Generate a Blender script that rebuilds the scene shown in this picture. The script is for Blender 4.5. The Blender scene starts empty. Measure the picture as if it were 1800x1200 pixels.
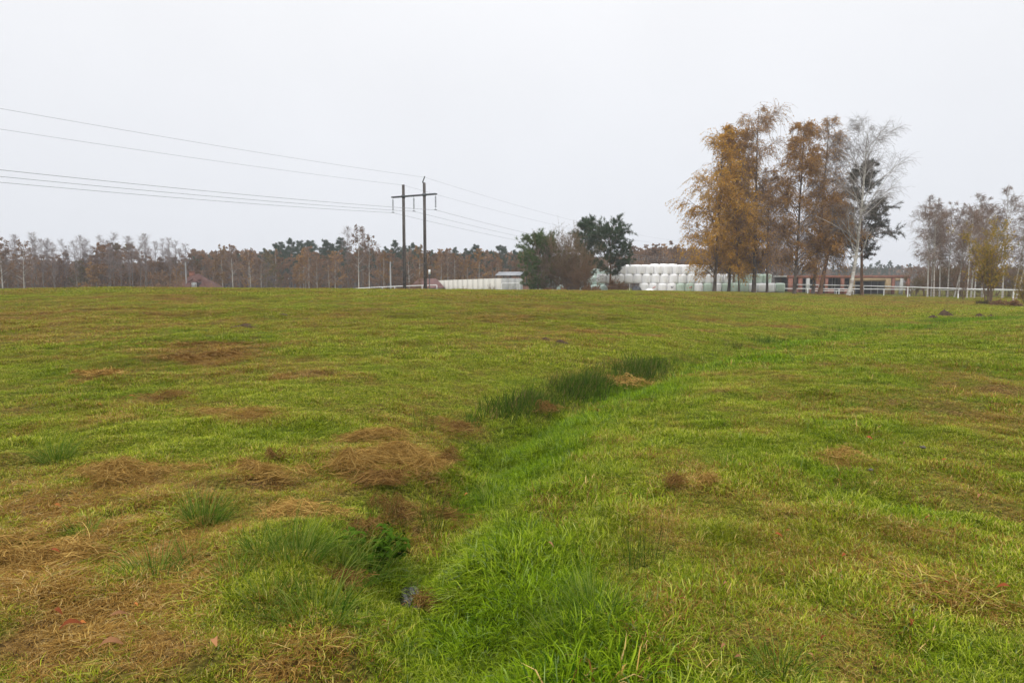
import bpy, math
import numpy as np
from mathutils import Vector

# ------------------------------------------------------------------ camera, sky, sun, exposure
sc = bpy.context.scene
COL = sc.collection
FPX = 1200.0
PITCH = math.atan(104 / FPX)
EYE = 1.6
cam_d = bpy.data.cameras.new("camera")
cam_d.lens = 24.0
cam_d.sensor_width = 36.0
cam_d.clip_start = 0.05
cam_d.clip_end = 6000
cam = bpy.data.objects.new("camera", cam_d)
cam.location = (0, 0, EYE)
cam.rotation_euler = (math.pi / 2 - PITCH, 0, 0)
COL.objects.link(cam)
sc.camera = cam

SUN_EL, SUN_AZ = math.radians(40), math.radians(200)
world = bpy.data.worlds.new("World")
sc.world = world
world.use_nodes = True
wn, wl = world.node_tree.nodes, world.node_tree.links
wn.clear()
w_out = wn.new("ShaderNodeOutputWorld")
w_bg = wn.new("ShaderNodeBackground")
w_bg.inputs[1].default_value = 0.1
w_sky = wn.new("ShaderNodeTexSky")
w_sky.sky_type = 'NISHITA'
w_sky.sun_disc = False
w_sky.sun_elevation = SUN_EL
w_sky.sun_rotation = SUN_AZ
w_sky.air_density = 1.0
w_sky.dust_density = 4.0
# overcast cloud layer over the clear sky: luminance rises smoothly from the horizon to the zenith
w_tc = wn.new("ShaderNodeTexCoord")
w_sep = wn.new("ShaderNodeSeparateXYZ")
wl.new(w_tc.outputs['Generated'], w_sep.inputs[0])
w_ramp = wn.new("ShaderNodeValToRGB")
w_ramp.color_ramp.elements[0].position = 0.0
w_ramp.color_ramp.elements[0].color = (8.35, 8.6, 9.2, 1)
w_ramp.color_ramp.elements[1].position = 1.0
w_ramp.color_ramp.elements[1].color = (26.0, 26.1, 26.3, 1)
e = w_ramp.color_ramp.elements.new(0.38)
e.color = (9.75, 9.8, 10.05, 1)
wl.new(w_sep.outputs[2], w_ramp.inputs[0])
w_noise = wn.new("ShaderNodeTexNoise")
w_noise.inputs['Scale'].default_value = 1.6
w_noise.inputs['Detail'].default_value = 4
wl.new(w_tc.outputs['Generated'], w_noise.inputs['Vector'])
w_mr = wn.new("ShaderNodeMapRange")
w_mr.inputs[1].default_value = 0.3
w_mr.inputs[2].default_value = 0.7
w_mr.inputs[3].default_value = 0.955
w_mr.inputs[4].default_value = 1.04
wl.new(w_noise.outputs[0], w_mr.inputs[0])
w_mul = wn.new("ShaderNodeVectorMath")
w_mul.operation = 'SCALE'
wl.new(w_ramp.outputs[0], w_mul.inputs[0])
wl.new(w_mr.outputs[0], w_mul.inputs['Scale'])
w_mix = wn.new("ShaderNodeMix")
w_mix.data_type = 'RGBA'
w_mix.inputs[0].default_value = 0.95
wl.new(w_sky.outputs[0], w_mix.inputs[6])
wl.new(w_mul.outputs[0], w_mix.inputs[7])
wl.new(w_mix.outputs[2], w_bg.inputs[0])
wl.new(w_bg.outputs[0], w_out.inputs[0])

sun_d = bpy.data.lights.new("sun", 'SUN')
sun_d.energy = 1.5
sun_d.angle = math.radians(40)
sun_d.color = (1.0, 0.97, 0.93)
sun = bpy.data.objects.new("sun", sun_d)
sd = Vector((math.sin(SUN_AZ) * math.cos(SUN_EL), math.cos(SUN_AZ) * math.cos(SUN_EL), math.sin(SUN_EL)))
sun.rotation_euler = sd.to_track_quat('Z', 'Y').to_euler()
sun.location = (0, 0, 60)
COL.objects.link(sun)

sc.view_settings.view_transform = 'Standard'
sc.view_settings.look = 'None'
sc.view_settings.exposure = 0.0
sc.view_settings.gamma = 1.0
sc.view_settings.use_curve_mapping = False
sc.cycles.max_bounces = 5
sc.cycles.diffuse_bounces = 2
sc.cycles.glossy_bounces = 2
sc.cycles.transmission_bounces = 4
sc.cycles.transparent_max_bounces = 8
sc.cycles.volume_bounces = 0
sc.cycles.use_denoising = True

# ------------------------------------------------------------------ small helpers
def smooth(a, b, x):
    t = np.clip((x - a) / (b - a), 0, 1)
    return t * t * (3 - 2 * t)


def vnoise(x, y, seed=0):
    """value noise in 0..1 on numpy arrays"""
    xi = np.floor(x).astype(np.int64)
    yi = np.floor(y).astype(np.int64)
    fx = x - xi
    fy = y - yi
    fx = fx * fx * (3 - 2 * fx)
    fy = fy * fy * (3 - 2 * fy)

    def h(i, j):
        n = (i * 374761393 + j * 668265263 + seed * 974711) & 0x7fffffff
        n = ((n ^ (n >> 13)) * 1274126177) & 0x7fffffff
        n = n ^ (n >> 16)
        return (n & 0xffff) / 65535.0
    return ((h(xi, yi) * (1 - fx) + h(xi + 1, yi) * fx) * (1 - fy)
            + (h(xi, yi + 1) * (1 - fx) + h(xi + 1, yi + 1) * fx) * fy)


def fbm(x, y, seed=0, octaves=3):
    s = 0
    a = 1.0
    t = 0
    for o in range(octaves):
        s = s + a * vnoise(x * 2 ** o + 17.3 * o, y * 2 ** o - 9.1 * o, seed + o)
        t += a
        a *= 0.55
    return s / t


CP, SP = math.cos(PITCH), math.sin(PITCH)


def ray(px, py):
    u = (px - 900) / FPX
    v = (600 - py) / FPX
    return u, CP + v * SP, -SP + v * CP


def at(px, py, depth):
    """the point at this distance in front of the camera station along the sight line"""
    a, b, c = ray(px, py)
    k = depth / b
    return Vector((a * k, depth, EYE + c * k))


# ------------------------------------------------------------------ terrain
DITCH = np.array([(-0.55, -3), (-.45, 2.0), (-.42, 3.0), (-.62, 4.0), (-.4, 5.5), (-.05, 8), (1.0, 10.3), (2.8, 13.3),
                  (7.6, 20), (12.6, 25), (23, 34), (36, 43)], float)


def ditch_dist(x, y):
    """distance to the ditch line, signed: positive on the hill side; and y along it"""
    best = np.full(np.shape(x), 1e9)
    sgn = np.ones(np.shape(x))
    yy = np.zeros(np.shape(x))
    for (ax, ay), (bx, by) in zip(DITCH[:-1], DITCH[1:]):
        dx, dy = bx - ax, by - ay
        t = np.clip(((x - ax) * dx + (y - ay) * dy) / (dx * dx + dy * dy), 0, 1)
        qx, qy = ax + t * dx, ay + t * dy
        d = np.hypot(x - qx, y - qy)
        m = d < best
        best = np.where(m, d, best)
        sgn = np.where(m, np.where(dx * (y - ay) - dy * (x - ax) > 0, 1.0, -1.0), sgn)
        yy = np.where(m, qy, yy)
    return best * sgn, yy


U_K = np.array([-2.0, -.75, -.58, -.33, 0, .21, .33, .48, .58, .75, 2.0])
SY_K = np.array([510, 508, 505, 507.5, 510, 512, 515, 518.5, 524, 531, 531])
YC_K = np.array([46, 46, 48, 50, 52, 56, 68, 78, 72, 62, 62.])
ZC_K = EYE - (SY_K - 496) / FPX * YC_K
ZF_K = np.array([-2.4, -2.4, -2.4, -1.8, -.9, .25, .2, -.55, -.6, -.6, -.6])


def terrain(x, y, micro=True):
    x = np.asarray(x, float)
    y = np.asarray(y, float)
    ys = np.maximum(y, 4.0)
    u = np.clip(x / ys, -2, 2)
    zc = np.interp(u, U_K, ZC_K)
    yc = np.interp(u, U_K, YC_K)
    zf = np.interp(u, U_K, ZF_K)
    dd, dy = ditch_dist(x, y)
    # rise from the ditch to the crest
    r0 = np.interp(u, [-.75, -.2, 0, .21, .4, .75], [6.0, 5.0, 8.5, 13.0, 22.0, 38.0])
    p = np.clip((y - r0) / (yc - r0), 0, 1)
    z1 = zc * np.sin(p * math.pi / 2) ** 1.25
    q = np.clip((y - yc) / 38.0, 0, 1)
    z = np.where(y < yc, z1, zc + (zf - zc) * q * q * (3 - 2 * q))
    far = smooth(150, 400, y)
    z = z * (1 - far) + (-1.5) * far
        # ditch
    dep = np.interp(dy, [0, 2.5, 4.2, 6, 9, 14, 26, 40], [.10, .18, .30, .27, .22, .16, .09, 0.02])
    wid = np.interp(dy, [0, 4, 14, 40], [.32, .35, .6, 1.0])
    z = z - dep * np.exp(-(dd / wid) ** 2)
    z = z - np.interp(dy, [3, 8, 30, 42], [.05, .22, .16, .05]) * np.exp(-(dd / np.interp(dy, [4, 12, 30], [1.0, 2.0, 3.2])) ** 2)
    z = z + .10 * np.exp(-((dd + 5.5) / 3.5) ** 2) * smooth(5, 12, y) * (1 - smooth(30, 45, y))
    # raised tussocky bank on the near left of the ditch
    z = z + 0.10 * np.exp(-((x + 1.25) / .55) ** 2 - ((y - 3.7) / .8) ** 2)
    if micro:
        w = 1 - smooth(60, 160, y)
        z = z + w * (0.11 * (fbm(x * .35, y * .35, 3, 2) - .5) + 0.10 * (fbm(x * 1.3, y * 1.3, 5, 2) - .5)
                     + 0.06 * (vnoise(x * 3.5, y * 3.5, 8) - .5) * (y < 25))
        z = z + .09 * (fbm(x * 2.2, y * 2.2, 63, 2) - .5) * smooth(-.2, -.9, x) * (1 - smooth(6, 9, y))
        z = z - np.where(np.hypot(x, y) < 1.6, .05, 0)
    return z


def tz(x, y):
    return float(terrain(np.array([x]), np.array([y]))[0])


def ground_at(px, py):
    a, b, c = ray(px, py)
    k = np.concatenate([np.arange(1.5, 14, .01), np.arange(14, 140, .05)])
    X, Y, Z = a * k, b * k, EYE + c * k
    h = terrain(X, Y)
    i = np.argmax(Z <= h)
    if Z[i] > h[i]:
        i = len(k) - 1
    return float(X[i]), float(Y[i]), float(h[i])


# patches of dry thatch / lush grass read off the photograph: (px, py, rx_px, ry_px, weight)
DRY_P = [(120, 960, 260, 90, 1.1), (60, 1120, 220, 90, 1.0), (300, 1130, 260, 80, .95), (200, 850, 180, 40, .8), (330, 960, 160, 50, .55), (450, 1190, 300, 30, .4), (690, 800, 110, 50, .8),
         (460, 835, 60, 25, .6), (540, 905, 70, 25, .7), (360, 615, 140, 12, .9), (420, 630, 130, 9, .8), (170, 660, 40, 10, .8),
         (270, 702, 45, 9, .9), (420, 728, 90, 12, .8), (520, 660, 50, 6, .8), (60, 553, 110, 14, .65), (320, 530, 90, 6, .55),
         (330, 1040, 160, 50, .3), (680, 1100, 120, 60, .35), (1450, 805, 70, 12, .45), (1195, 855, 30, 15, .7), (1360, 755, 100, 9, .3),
         (1660, 780, 130, 20, .3), (1750, 1060, 60, 40, .2), (1640, 1010, 90, 20, .12), (1100, 660, 90, 14, .5), (1120, 589, 80, 3, .9), (1240, 582, 90, 3, 1.0), (1360, 574, 90, 2.5, 1.0), (1450, 566, 60, 2, .8), (1040, 590, 60, 4, .7),
         (1340, 568, 120, 4, .6), (1560, 555, 60, 4, .7), (860, 655, 80, 10, .3), (620, 665, 60, 8, .5), (730, 925, 60, 30, .6),
         (1700, 690, 110, 14, .35), (960, 600, 90, 4, .6), (500, 740, 40, 8, .4), (590, 790, 60, 20, .35), (900, 990, 60, 20, .2)]
LUSH_P = [(880, 820, 110, 60, 1.0), (980, 760, 80, 40, .8), (760, 860, 80, 40, .8), (420, 765, 190, 22, .9), (150, 770, 160, 30, .5), (240, 690, 120, 20, .5),
          (1100, 700, 90, 30, .6), (1000, 1010, 160, 90, .35), (640, 1010, 140, 50, .4), (1500, 860, 100, 40, .5), (1500, 580, 200, 8, .6), (1700, 562, 90, 5, .9),
          (1250, 640, 120, 20, .6), (1350, 600, 80, 10, .7), (820, 1090, 150, 40, .25), (120, 650, 120, 14, .4), (700, 620, 160, 8, .3), (450, 597, 90, 7, .5),
          (1600, 1130, 90, 40, .5), (170, 605, 70, 8, .4), (1000, 680, 150, 20, .5), (600, 750, 100, 18, .6), (1250, 760, 160, 40, .35), (740, 1000, 60, 40, .6)]


def to_px(x, y, z):
    dz = z - EYE
    f = np.maximum(y * CP - dz * SP, .3)
    return 900 + FPX * x / f, 600 - FPX * (y * SP + dz * CP) / f


PATCH = {}
for nm, lst in (("dry", DRY_P), ("lush", LUSH_P)):
    rows = []
    for px, py, rx, ry, w in lst:
        gx, gy, gz = ground_at(px, py)
        hx = ground_at(px, max(py - ry, 512))[1] - gy
        lx = gy - ground_at(px, py + ry)[1]
        rows.append((gx, gy, rx / FPX * gy, max(.5 * (hx + lx), .12), w))
    PATCH[nm] = rows


def cover(x, y):
    """how dry and how lush the sward is at a place (0..1)"""
    d = np.zeros(np.shape(x))
    l = np.zeros(np.shape(x))
    wx = x + .35 * (vnoise(x * 1.7, y * 1.7, 31) - .5) * (1 + y * .06)
    wy = y + .5 * (vnoise(x * 1.3, y * 1.3, 32) - .5) * (1 + y * .06)
    for gx, gy, ax, ay, w in PATCH["dry"]:
        d = d + w * np.exp(-((wx - gx) / ax) ** 2 - ((wy - gy) / ay) ** 2)
    for gx, gy, ax, ay, w in PATCH["lush"]:
        l = l + w * np.exp(-((wx - gx) / ax) ** 2 - ((wy - gy) / ay) ** 2)
    d = d * np.clip(2.0 * fbm(x * 3.4, y * 3.0, 35, 3) - .15, .25, 1.4)
    n1 = fbm(x * .22, y * .13, 11, 3)
    n2 = fbm(x * .9, y * .6, 13, 3)
    n3 = fbm(x * 3.1, y * 2.4, 15, 2)
    dd, _ = ditch_dist(x, y)
    hill = smooth(2.5, 9, dd)
    edge = smooth(.35, .75, x / np.maximum(y, 2))
    band = np.exp(-((dd - 2.3) / 1.3) ** 2) * smooth(5, 8, y)
    nat = .14 + .16 * hill +   .05 * edge + .85 * (n1 - .5) + .9 * (n2 - .5) + .8 * (n3 - .5)
    dry = np.clip(nat * (1 - .5 * band) + .9 * d - .5 * l, 0, 1)
    hollow = np.exp(-((dd + .6) / (.65 + .016 * y)) ** 2) * (1 + .6 * smooth(12, 20, y))
    field = np.exp(-((dd + 4.5) / 4.5) ** 2)
    lush = np.clip(l * .7 + .45 * hollow + .40 * field - .35 * band + 1.0 * (fbm(x * .5, y * .35, 21, 3) - .55)
                   + .8 * (fbm(x * 2.2, y * 2.2, 25, 2) - .5) - .4 * d, 0, 1)
    # moss, old thatch and trampled turf: darker olive sward in irregular patches
    tone = np.clip(1.9 * (fbm(x * .32, y * .22, 51, 3) - .38) * (.35 + .75 * hill) + 1.3 * (fbm(x * 1.6, y * 1.2, 53, 2) - .52) - .7 * band - .3 * hollow
                   + .13 * np.sin(dd * 2.6 + 1.5 * vnoise(x * .3, y * .3, 57)) * (np.abs(dd) > 2.5) * smooth(5, 10, y), 0, 1)
    return dry, lush, tone


# ------------------------------------------------------------------ mesh building
class Acc:
    def __init__(self):
        self.v = []
        self.f = {3: [], 4: []}
        self.m = {3: [], 4: []}
        self.n = 0

    def add(self, V, F, mat=0):
        V = np.asarray(V, np.float32).reshape(-1, 3)
        F = np.asarray(F, np.int32)
        k = F.shape[1]
        self.v.append(V)
        self.f[k].append(F + self.n)
        self.m[k].append(np.full(len(F), mat, np.int32))
        self.n += len(V)
        return self

    def mesh(self, name, mats, smooth_shade=False):
        me = bpy.data.meshes.new(name)
        V = np.concatenate(self.v)
        me.vertices.add(len(V))
        me.vertices.foreach_set("co", V.ravel())
        loops, starts, midx = [], [], []
        s = 0
        for k in (3, 4):
            if self.f[k]:
                F = np.concatenate(self.f[k])
                loops.append(F.ravel())
                starts.append(s + np.arange(len(F), dtype=np.int32) * k)
                midx.append(np.concatenate(self.m[k]))
                s += F.size
        L = np.concatenate(loops)
        S = np.concatenate(starts)
        me.loops.add(len(L))
        me.loops.foreach_set("vertex_index", L.astype(np.int32))
        me.polygons.add(len(S))
        me.polygons.foreach_set("loop_start", S.astype(np.int32))
        me.polygons.foreach_set("material_index", np.concatenate(midx))
        if smooth_shade:
            me.polygons.foreach_set("use_smooth", np.ones(len(S), bool))
        me.update(calc_edges=True)
        for m in (mats if isinstance(mats, (list, tuple)) else [mats]):
            me.materials.append(m)
        return me


def box(a, x0, x1, y0, y1, z0, z1, mat=0):
    V = [(x0, y0, z0), (x1, y0, z0), (x1, y1, z0), (x0, y1, z0), (x0, y0, z1), (x1, y0, z1), (x1, y1, z1), (x0, y1, z1)]
    F = [(0, 3, 2, 1), (4, 5, 6, 7), (0, 1, 5, 4), (1, 2, 6, 5), (2, 3, 7, 6), (3, 0, 4, 7)]
    a.add(V, F, mat)


def bar(a, p, q, w, h, mat=0):
    """a square bar from p to q"""
    p, q = np.array(p, float), np.array(q, float)
    t = q - p
    t /= np.linalg.norm(t)
    r = np.cross(t, (0, 0, 1.0))
    if np.linalg.norm(r) < .05:
        r = np.cross(t, (0, 1.0, 0))
    r /= np.linalg.norm(r)
    n = np.cross(r, t)
    c = [(-1, -1), (1, -1), (1, 1), (-1, 1)]
    V = [e + r * i * w / 2 + n * j * h / 2 for e in (p, q) for i, j in c]
    F = [(0, 1, 2, 3), (7, 6, 5, 4), (0, 4, 5, 1), (1, 5, 6, 2), (2, 6, 7, 3), (3, 7, 4, 0)]
    a.add(V, F, mat)


def tubes(P, R, sides=5):
    """P (n,k,3) polylines, R (n,k) radii -> verts, quad faces"""
    P = np.asarray(P, float)
    R = np.asarray(R, float)
    n, k, _ = P.shape
    T = np.gradient(P, axis=1)
    T /= np.linalg.norm(T, axis=2, keepdims=True) + 1e-9
    ref = np.zeros((n, 1, 3))
    ref[:, 0, 0] = .83
    ref[:, 0, 1] = .55
    ref[:, 0, 2] = .06
    A = np.cross(T, np.broadcast_to(ref, T.shape))
    A /= np.linalg.norm(A, axis=2, keepdims=True) + 1e-9
    B = np.cross(T, A)
    ang = np.arange(sides) * 2 * math.pi / sides
    V = (P[:, :, None, :] + R[:, :, None, None] * (A[:, :, None, :] * np.cos(ang)[None, None, :, None]
                                                  + B[:, :, None, :] * np.sin(ang)[None, None, :, None]))
    V = V.reshape(-1, 3)
    i = np.arange(n)[:, None, None]
    j = np.arange(k - 1)[None, :, None]
    s = np.arange(sides)[None, None, :]
    s2 = (s + 1) % sides
    base = i * k * sides
    F = np.stack([base + j * sides + s, base + j * sides + s2, base + (j + 1) * sides + s2, base + (j + 1) * sides + s], -1)
    return V, F.reshape(-1, 4)


def tube_line(a, pts, r, sides=6, mat=0):
    pts = np.array([tuple(p) for p in pts], float)[None]
    R = np.broadcast_to(np.asarray(r, float), pts.shape[1:2])[None]
    V, F = tubes(pts, R, sides)
    a.add(V, F, mat)


def ribbons(P, W, N=None):
    """flat blades: P (n,k,3), W (n,k) half widths; last ring shrinks to a point"""
    n, k, _ = P.shape
    T = P[:, -1] - P[:, 0]
    if N is None:
        N = np.cross(T, (0, 0, 1.0)) + 1e-6
    N = N / np.linalg.norm(N, axis=1, keepdims=True)
    L = P - N[:, None] * W[:, :, None]
    Rr = P + N[:, None] * W[:, :, None]
    V = np.stack([L, Rr], 2).reshape(-1, 3)
    i = np.arange(n)[:, None]
    j = np.arange(k - 1)[None]
    b = i * k * 2 + j * 2
    F = np.stack([b, b + 1, b + 3, b + 2], -1).reshape(-1, 4)
    return V, F


def obj(name, mesh, parent=None, loc=None, rotz=0.0, **props):
    o = bpy.data.objects.new(name, mesh)
    COL.objects.link(o)
    if loc is not None:
        o.location = loc
    o.rotation_euler[2] = rotz
    if parent is not None:
        o.parent = parent
    for k, v in props.items():
        o[k] = v
    return o


def thing(name, label, category, loc, rotz=0.0, group=None):
    o = obj(name, None, None, loc, rotz, label=label, category=category)
    if group:
        o["group"] = group
    return o


def dup(root, loc, rotz, label, group=None, scale=None):
    r = root.copy()
    COL.objects.link(r)
    r.location = loc
    r.rotation_euler = (0, 0, rotz)
    r["label"] = label
    if group:
        r["group"] = group
    if scale is not None:
        r.scale = scale
    for ch in root.children:
        c = ch.copy()
        COL.objects.link(c)
        c.parent = r
        for g in ch.children:
            d = g.copy()
            COL.objects.link(d)
            d.parent = c
    return r


ORD = ["first", "second", "third", "fourth", "fifth", "sixth", "seventh", "eighth", "ninth", "tenth", "eleventh", "twelfth", "thirteenth",
       "fourteenth", "fifteenth", "sixteenth", "seventeenth", "eighteenth", "nineteenth", "twentieth"]
TENS = {20: "twenty", 30: "thirty", 40: "forty", 50: "fifty", 60: "sixty", 70: "seventy", 80: "eighty", 90: "ninety", 100: "hundred"}


def ordinal(i):
    if i < 20:
        return ORD[i]
    t, r = divmod(i + 1, 10)
    if r == 0:
        return TENS[t * 10][:-1] + "ieth"
    return TENS[t * 10] + "-" + ORD[r - 1]


# ------------------------------------------------------------------ materials
def new_mat(name):
    m = bpy.data.materials.new(name)
    m.use_nodes = True
    n, l = m.node_tree.nodes, m.node_tree.links
    n.clear()
    out = n.new("ShaderNodeOutputMaterial")
    return m, n, l, out


def solid(name, col, rough=.8, var=.15, scale=3.0, col2=None, bump=0.0, spec=.3, stretch=(1, 1, 1), detail=5, metal=0.0):
    """procedural: two tones mixed by noise in object space, with fine bump"""
    m, n, l, out = new_mat(name)
    b = n.new("ShaderNodeBsdfPrincipled")
    tc = n.new("ShaderNodeTexCoord")
    mp = n.new("ShaderNodeMapping")
    mp.inputs['Scale'].default_value = stretch
    l.new(tc.outputs['Object'], mp.inputs[0])
    no = n.new("ShaderNodeTexNoise")
    no.inputs['Scale'].default_value = scale
    no.inputs['Detail'].default_value = detail
    l.new(mp.outputs[0], no.inputs['Vector'])
    r = n.new("ShaderNodeValToRGB")
    c2 = col2 or tuple(c * (1 - 2 * var) for c in col)
    r.color_ramp.elements[0].position = .32
    r.color_ramp.elements[1].position = .68
    r.color_ramp.elements[0].color = (*c2, 1)
    r.color_ramp.elements[1].color = (*col, 1)
    l.new(no.outputs[0], r.inputs[0])
    l.new(r.outputs[0], b.inputs['Base Color'])
    b.inputs['Roughness'].default_value = rough
    b.inputs['Specular IOR Level'].default_value = spec
    b.inputs['Metallic'].default_value = metal
    if bump:
        bp = n.new("ShaderNodeBump")
        bp.inputs['Strength'].default_value = bump
        bp.inputs['Distance'].default_value = .02
        l.new(no.outputs[0], bp.inputs['Height'])
        l.new(bp.outputs[0], b.inputs['Normal'])
    l.new(b.outputs[0], out.inputs[0])
    return m


def foliage(name, cols, rough=.6, trans=.35, objvar=.25, spec=.15):
    """leaf colour picked per leaf, shifted a little per tree; part of the light passes through"""
    m, n, l, out = new_mat(name)
    g = n.new("ShaderNodeNewGeometry")
    r = n.new("ShaderNodeValToRGB")
    el = r.color_ramp.elements
    while len(el) < len(cols):
        el.new(.5)
    for i, c in enumerate(cols):
        el[i].position = i / (len(cols) - 1)
        el[i].color = (*c, 1)
    l.new(g.outputs['Random Per Island'], r.inputs[0])
    oi = n.new("ShaderNodeObjectInfo")
    mr = n.new("ShaderNodeMapRange")
    mr.inputs[3].default_value = 1 - objvar
    mr.inputs[4].default_value = 1 + objvar
    l.new(oi.outputs['Random'], mr.inputs[0])
    hs = n.new("ShaderNodeHueSaturation")
    l.new(mr.outputs[0], hs.inputs['Value'])
    l.new(r.outputs[0], hs.inputs['Color'])
    b = n.new("ShaderNodeBsdfPrincipled")
    b.inputs['Roughness'].default_value = rough
    b.inputs['Specular IOR Level'].default_value = spec
    l.new(hs.outputs[0], b.inputs['Base Color'])
    t = n.new("ShaderNodeBsdfTranslucent")
    l.new(hs.outputs[0], t.inputs[0])
    mx = n.new("ShaderNodeMixShader")
    mx.inputs[0].default_value = trans
    l.new(b.outputs[0], mx.inputs[1])
    l.new(t.outputs[0], mx.inputs[2])
    l.new(mx.outputs[0], out.inputs[0])
    return m


def sward(name, instanced=True):
    """grass blades: each blade green or dry straw by the local dryness of the sward"""
    m, n, l, out = new_mat(name)
    g = n.new("ShaderNodeNewGeometry")

    def attr(nm):
        a = n.new("ShaderNodeAttribute")
        a.attribute_type = 'INSTANCER' if instanced else 'GEOMETRY'
        a.attribute_name = nm
        return a
    dry, lush, rnd, tone = attr("dry"), attr("lush"), attr("rnd"), attr("tone")
    # shuffle the per-blade number with the per-tuft number
    ad = n.new("ShaderNodeMath")
    l.new(g.outputs['Random Per Island'], ad.inputs[0])
    l.new(rnd.outputs['Fac'], ad.inputs[1])
    fr = n.new("ShaderNodeMath")
    fr.operation = 'FRACT'
    l.new(ad.outputs[0], fr.inputs[0])
    rg = n.new("ShaderNodeValToRGB")
    el = rg.color_ramp.elements
    el[0].position, el[0].color = 0, (.036, .066, .004, 1)
    el[1].position, el[1].color = 1, (.55, .47, .13, 1)
    x = el.new(.42)
    x.color = (.185, .25, .010, 1)
    x = el.new(.78)
    x.color = (.40, .43, .03, 1)
    l.new(fr.outputs[0], rg.inputs[0])
    rl = n.new("ShaderNodeValToRGB")
    el = rl.color_ramp.elements
    el[0].position, el[0].color = 0, (.024, .066, .004, 1)
    el[1].position, el[1].color = 1, (.225, .34, .010, 1)
    l.new(fr.outputs[0], rl.inputs[0])
    rd = n.new("ShaderNodeValToRGB")
    el = rd.color_ramp.elements
    el[0].position, el[0].color = 0, (.13, .06, .014, 1)
    el[1].position, el[1].color = 1, (.52, .35, .095, 1)
    x = el.new(.55)
    x.color = (.34, .195, .048, 1)
    m2 = n.new("ShaderNodeMath")
    m2.operation = 'MULTIPLY'
    m2.inputs[1].default_value = 7.31
    l.new(fr.outputs[0], m2.inputs[0])
    f2 = n.new("ShaderNodeMath")
    f2.operation = 'FRACT'
    l.new(m2.outputs[0], f2.inputs[0])
    l.new(f2.outputs[0], rd.inputs[0])
    mg = n.new("ShaderNodeMix")
    mg.data_type = 'RGBA'
    l.new(lush.outputs['Fac'], mg.inputs[0])
    l.new(rg.outputs[0], mg.inputs[6])
    l.new(rl.outputs[0], mg.inputs[7])
    lt = n.new("ShaderNodeMath")
    lt.operation = 'LESS_THAN'
    m3 = n.new("ShaderNodeMath")
    m3.operation = 'MULTIPLY'
    m3.inputs[1].default_value = 3.77
    l.new(fr.outputs[0], m3.inputs[0])
    f3 = n.new("ShaderNodeMath")
    f3.operation = 'FRACT'
    l.new(m3.outputs[0], f3.inputs[0])
    l.new(f3.outputs[0], lt.inputs[0])
    l.new(dry.outputs['Fac'], lt.inputs[1])
    md = n.new("ShaderNodeMix")
    md.data_type = 'RGBA'
    l.new(lt.outputs[0], md.inputs[0])
    mo = n.new("ShaderNodeMix")
    mo.data_type = 'RGBA'
    mt_ = n.new("ShaderNodeMath")
    mt_.operation = 'MULTIPLY'
    mt_.inputs[1].default_value = .6
    l.new(tone.outputs['Fac'], mt_.inputs[0])
    l.new(mt_.outputs[0], mo.inputs[0])
    l.new(mg.outputs[2], mo.inputs[6])
    mo.inputs[7].default_value = (.12, .108, .010, 1)
    l.new(mo.outputs[2], md.inputs[6])
    l.new(rd.outputs[0], md.inputs[7])
    b = n.new("ShaderNodeBsdfPrincipled")
    b.inputs['Roughness'].default_value = .22
    wet = n.new("ShaderNodeMath")
    wet.operation = 'GREATER_THAN'
    wet.inputs[1].default_value = .86
    l.new(f2.outputs[0], wet.inputs[0])
    ws = n.new("ShaderNodeMath")
    ws.operation = 'MULTIPLY'
    ws.inputs[1].default_value = .45
    l.new(wet.outputs[0], ws.inputs[0])
    l.new(ws.outputs[0], b.inputs['Specular IOR Level'])
    l.new(md.outputs[2], b.inputs['Base Color'])
    t = n.new("ShaderNodeBsdfTranslucent")
    l.new(md.outputs[2], t.inputs[0])
    mx = n.new("ShaderNodeMixShader")
    mx.inputs[0].default_value = .2
    l.new(b.outputs[0], mx.inputs[1])
    l.new(t.outputs[0], mx.inputs[2])
    l.new(mx.outputs[0], out.inputs[0])
    return m


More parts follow.
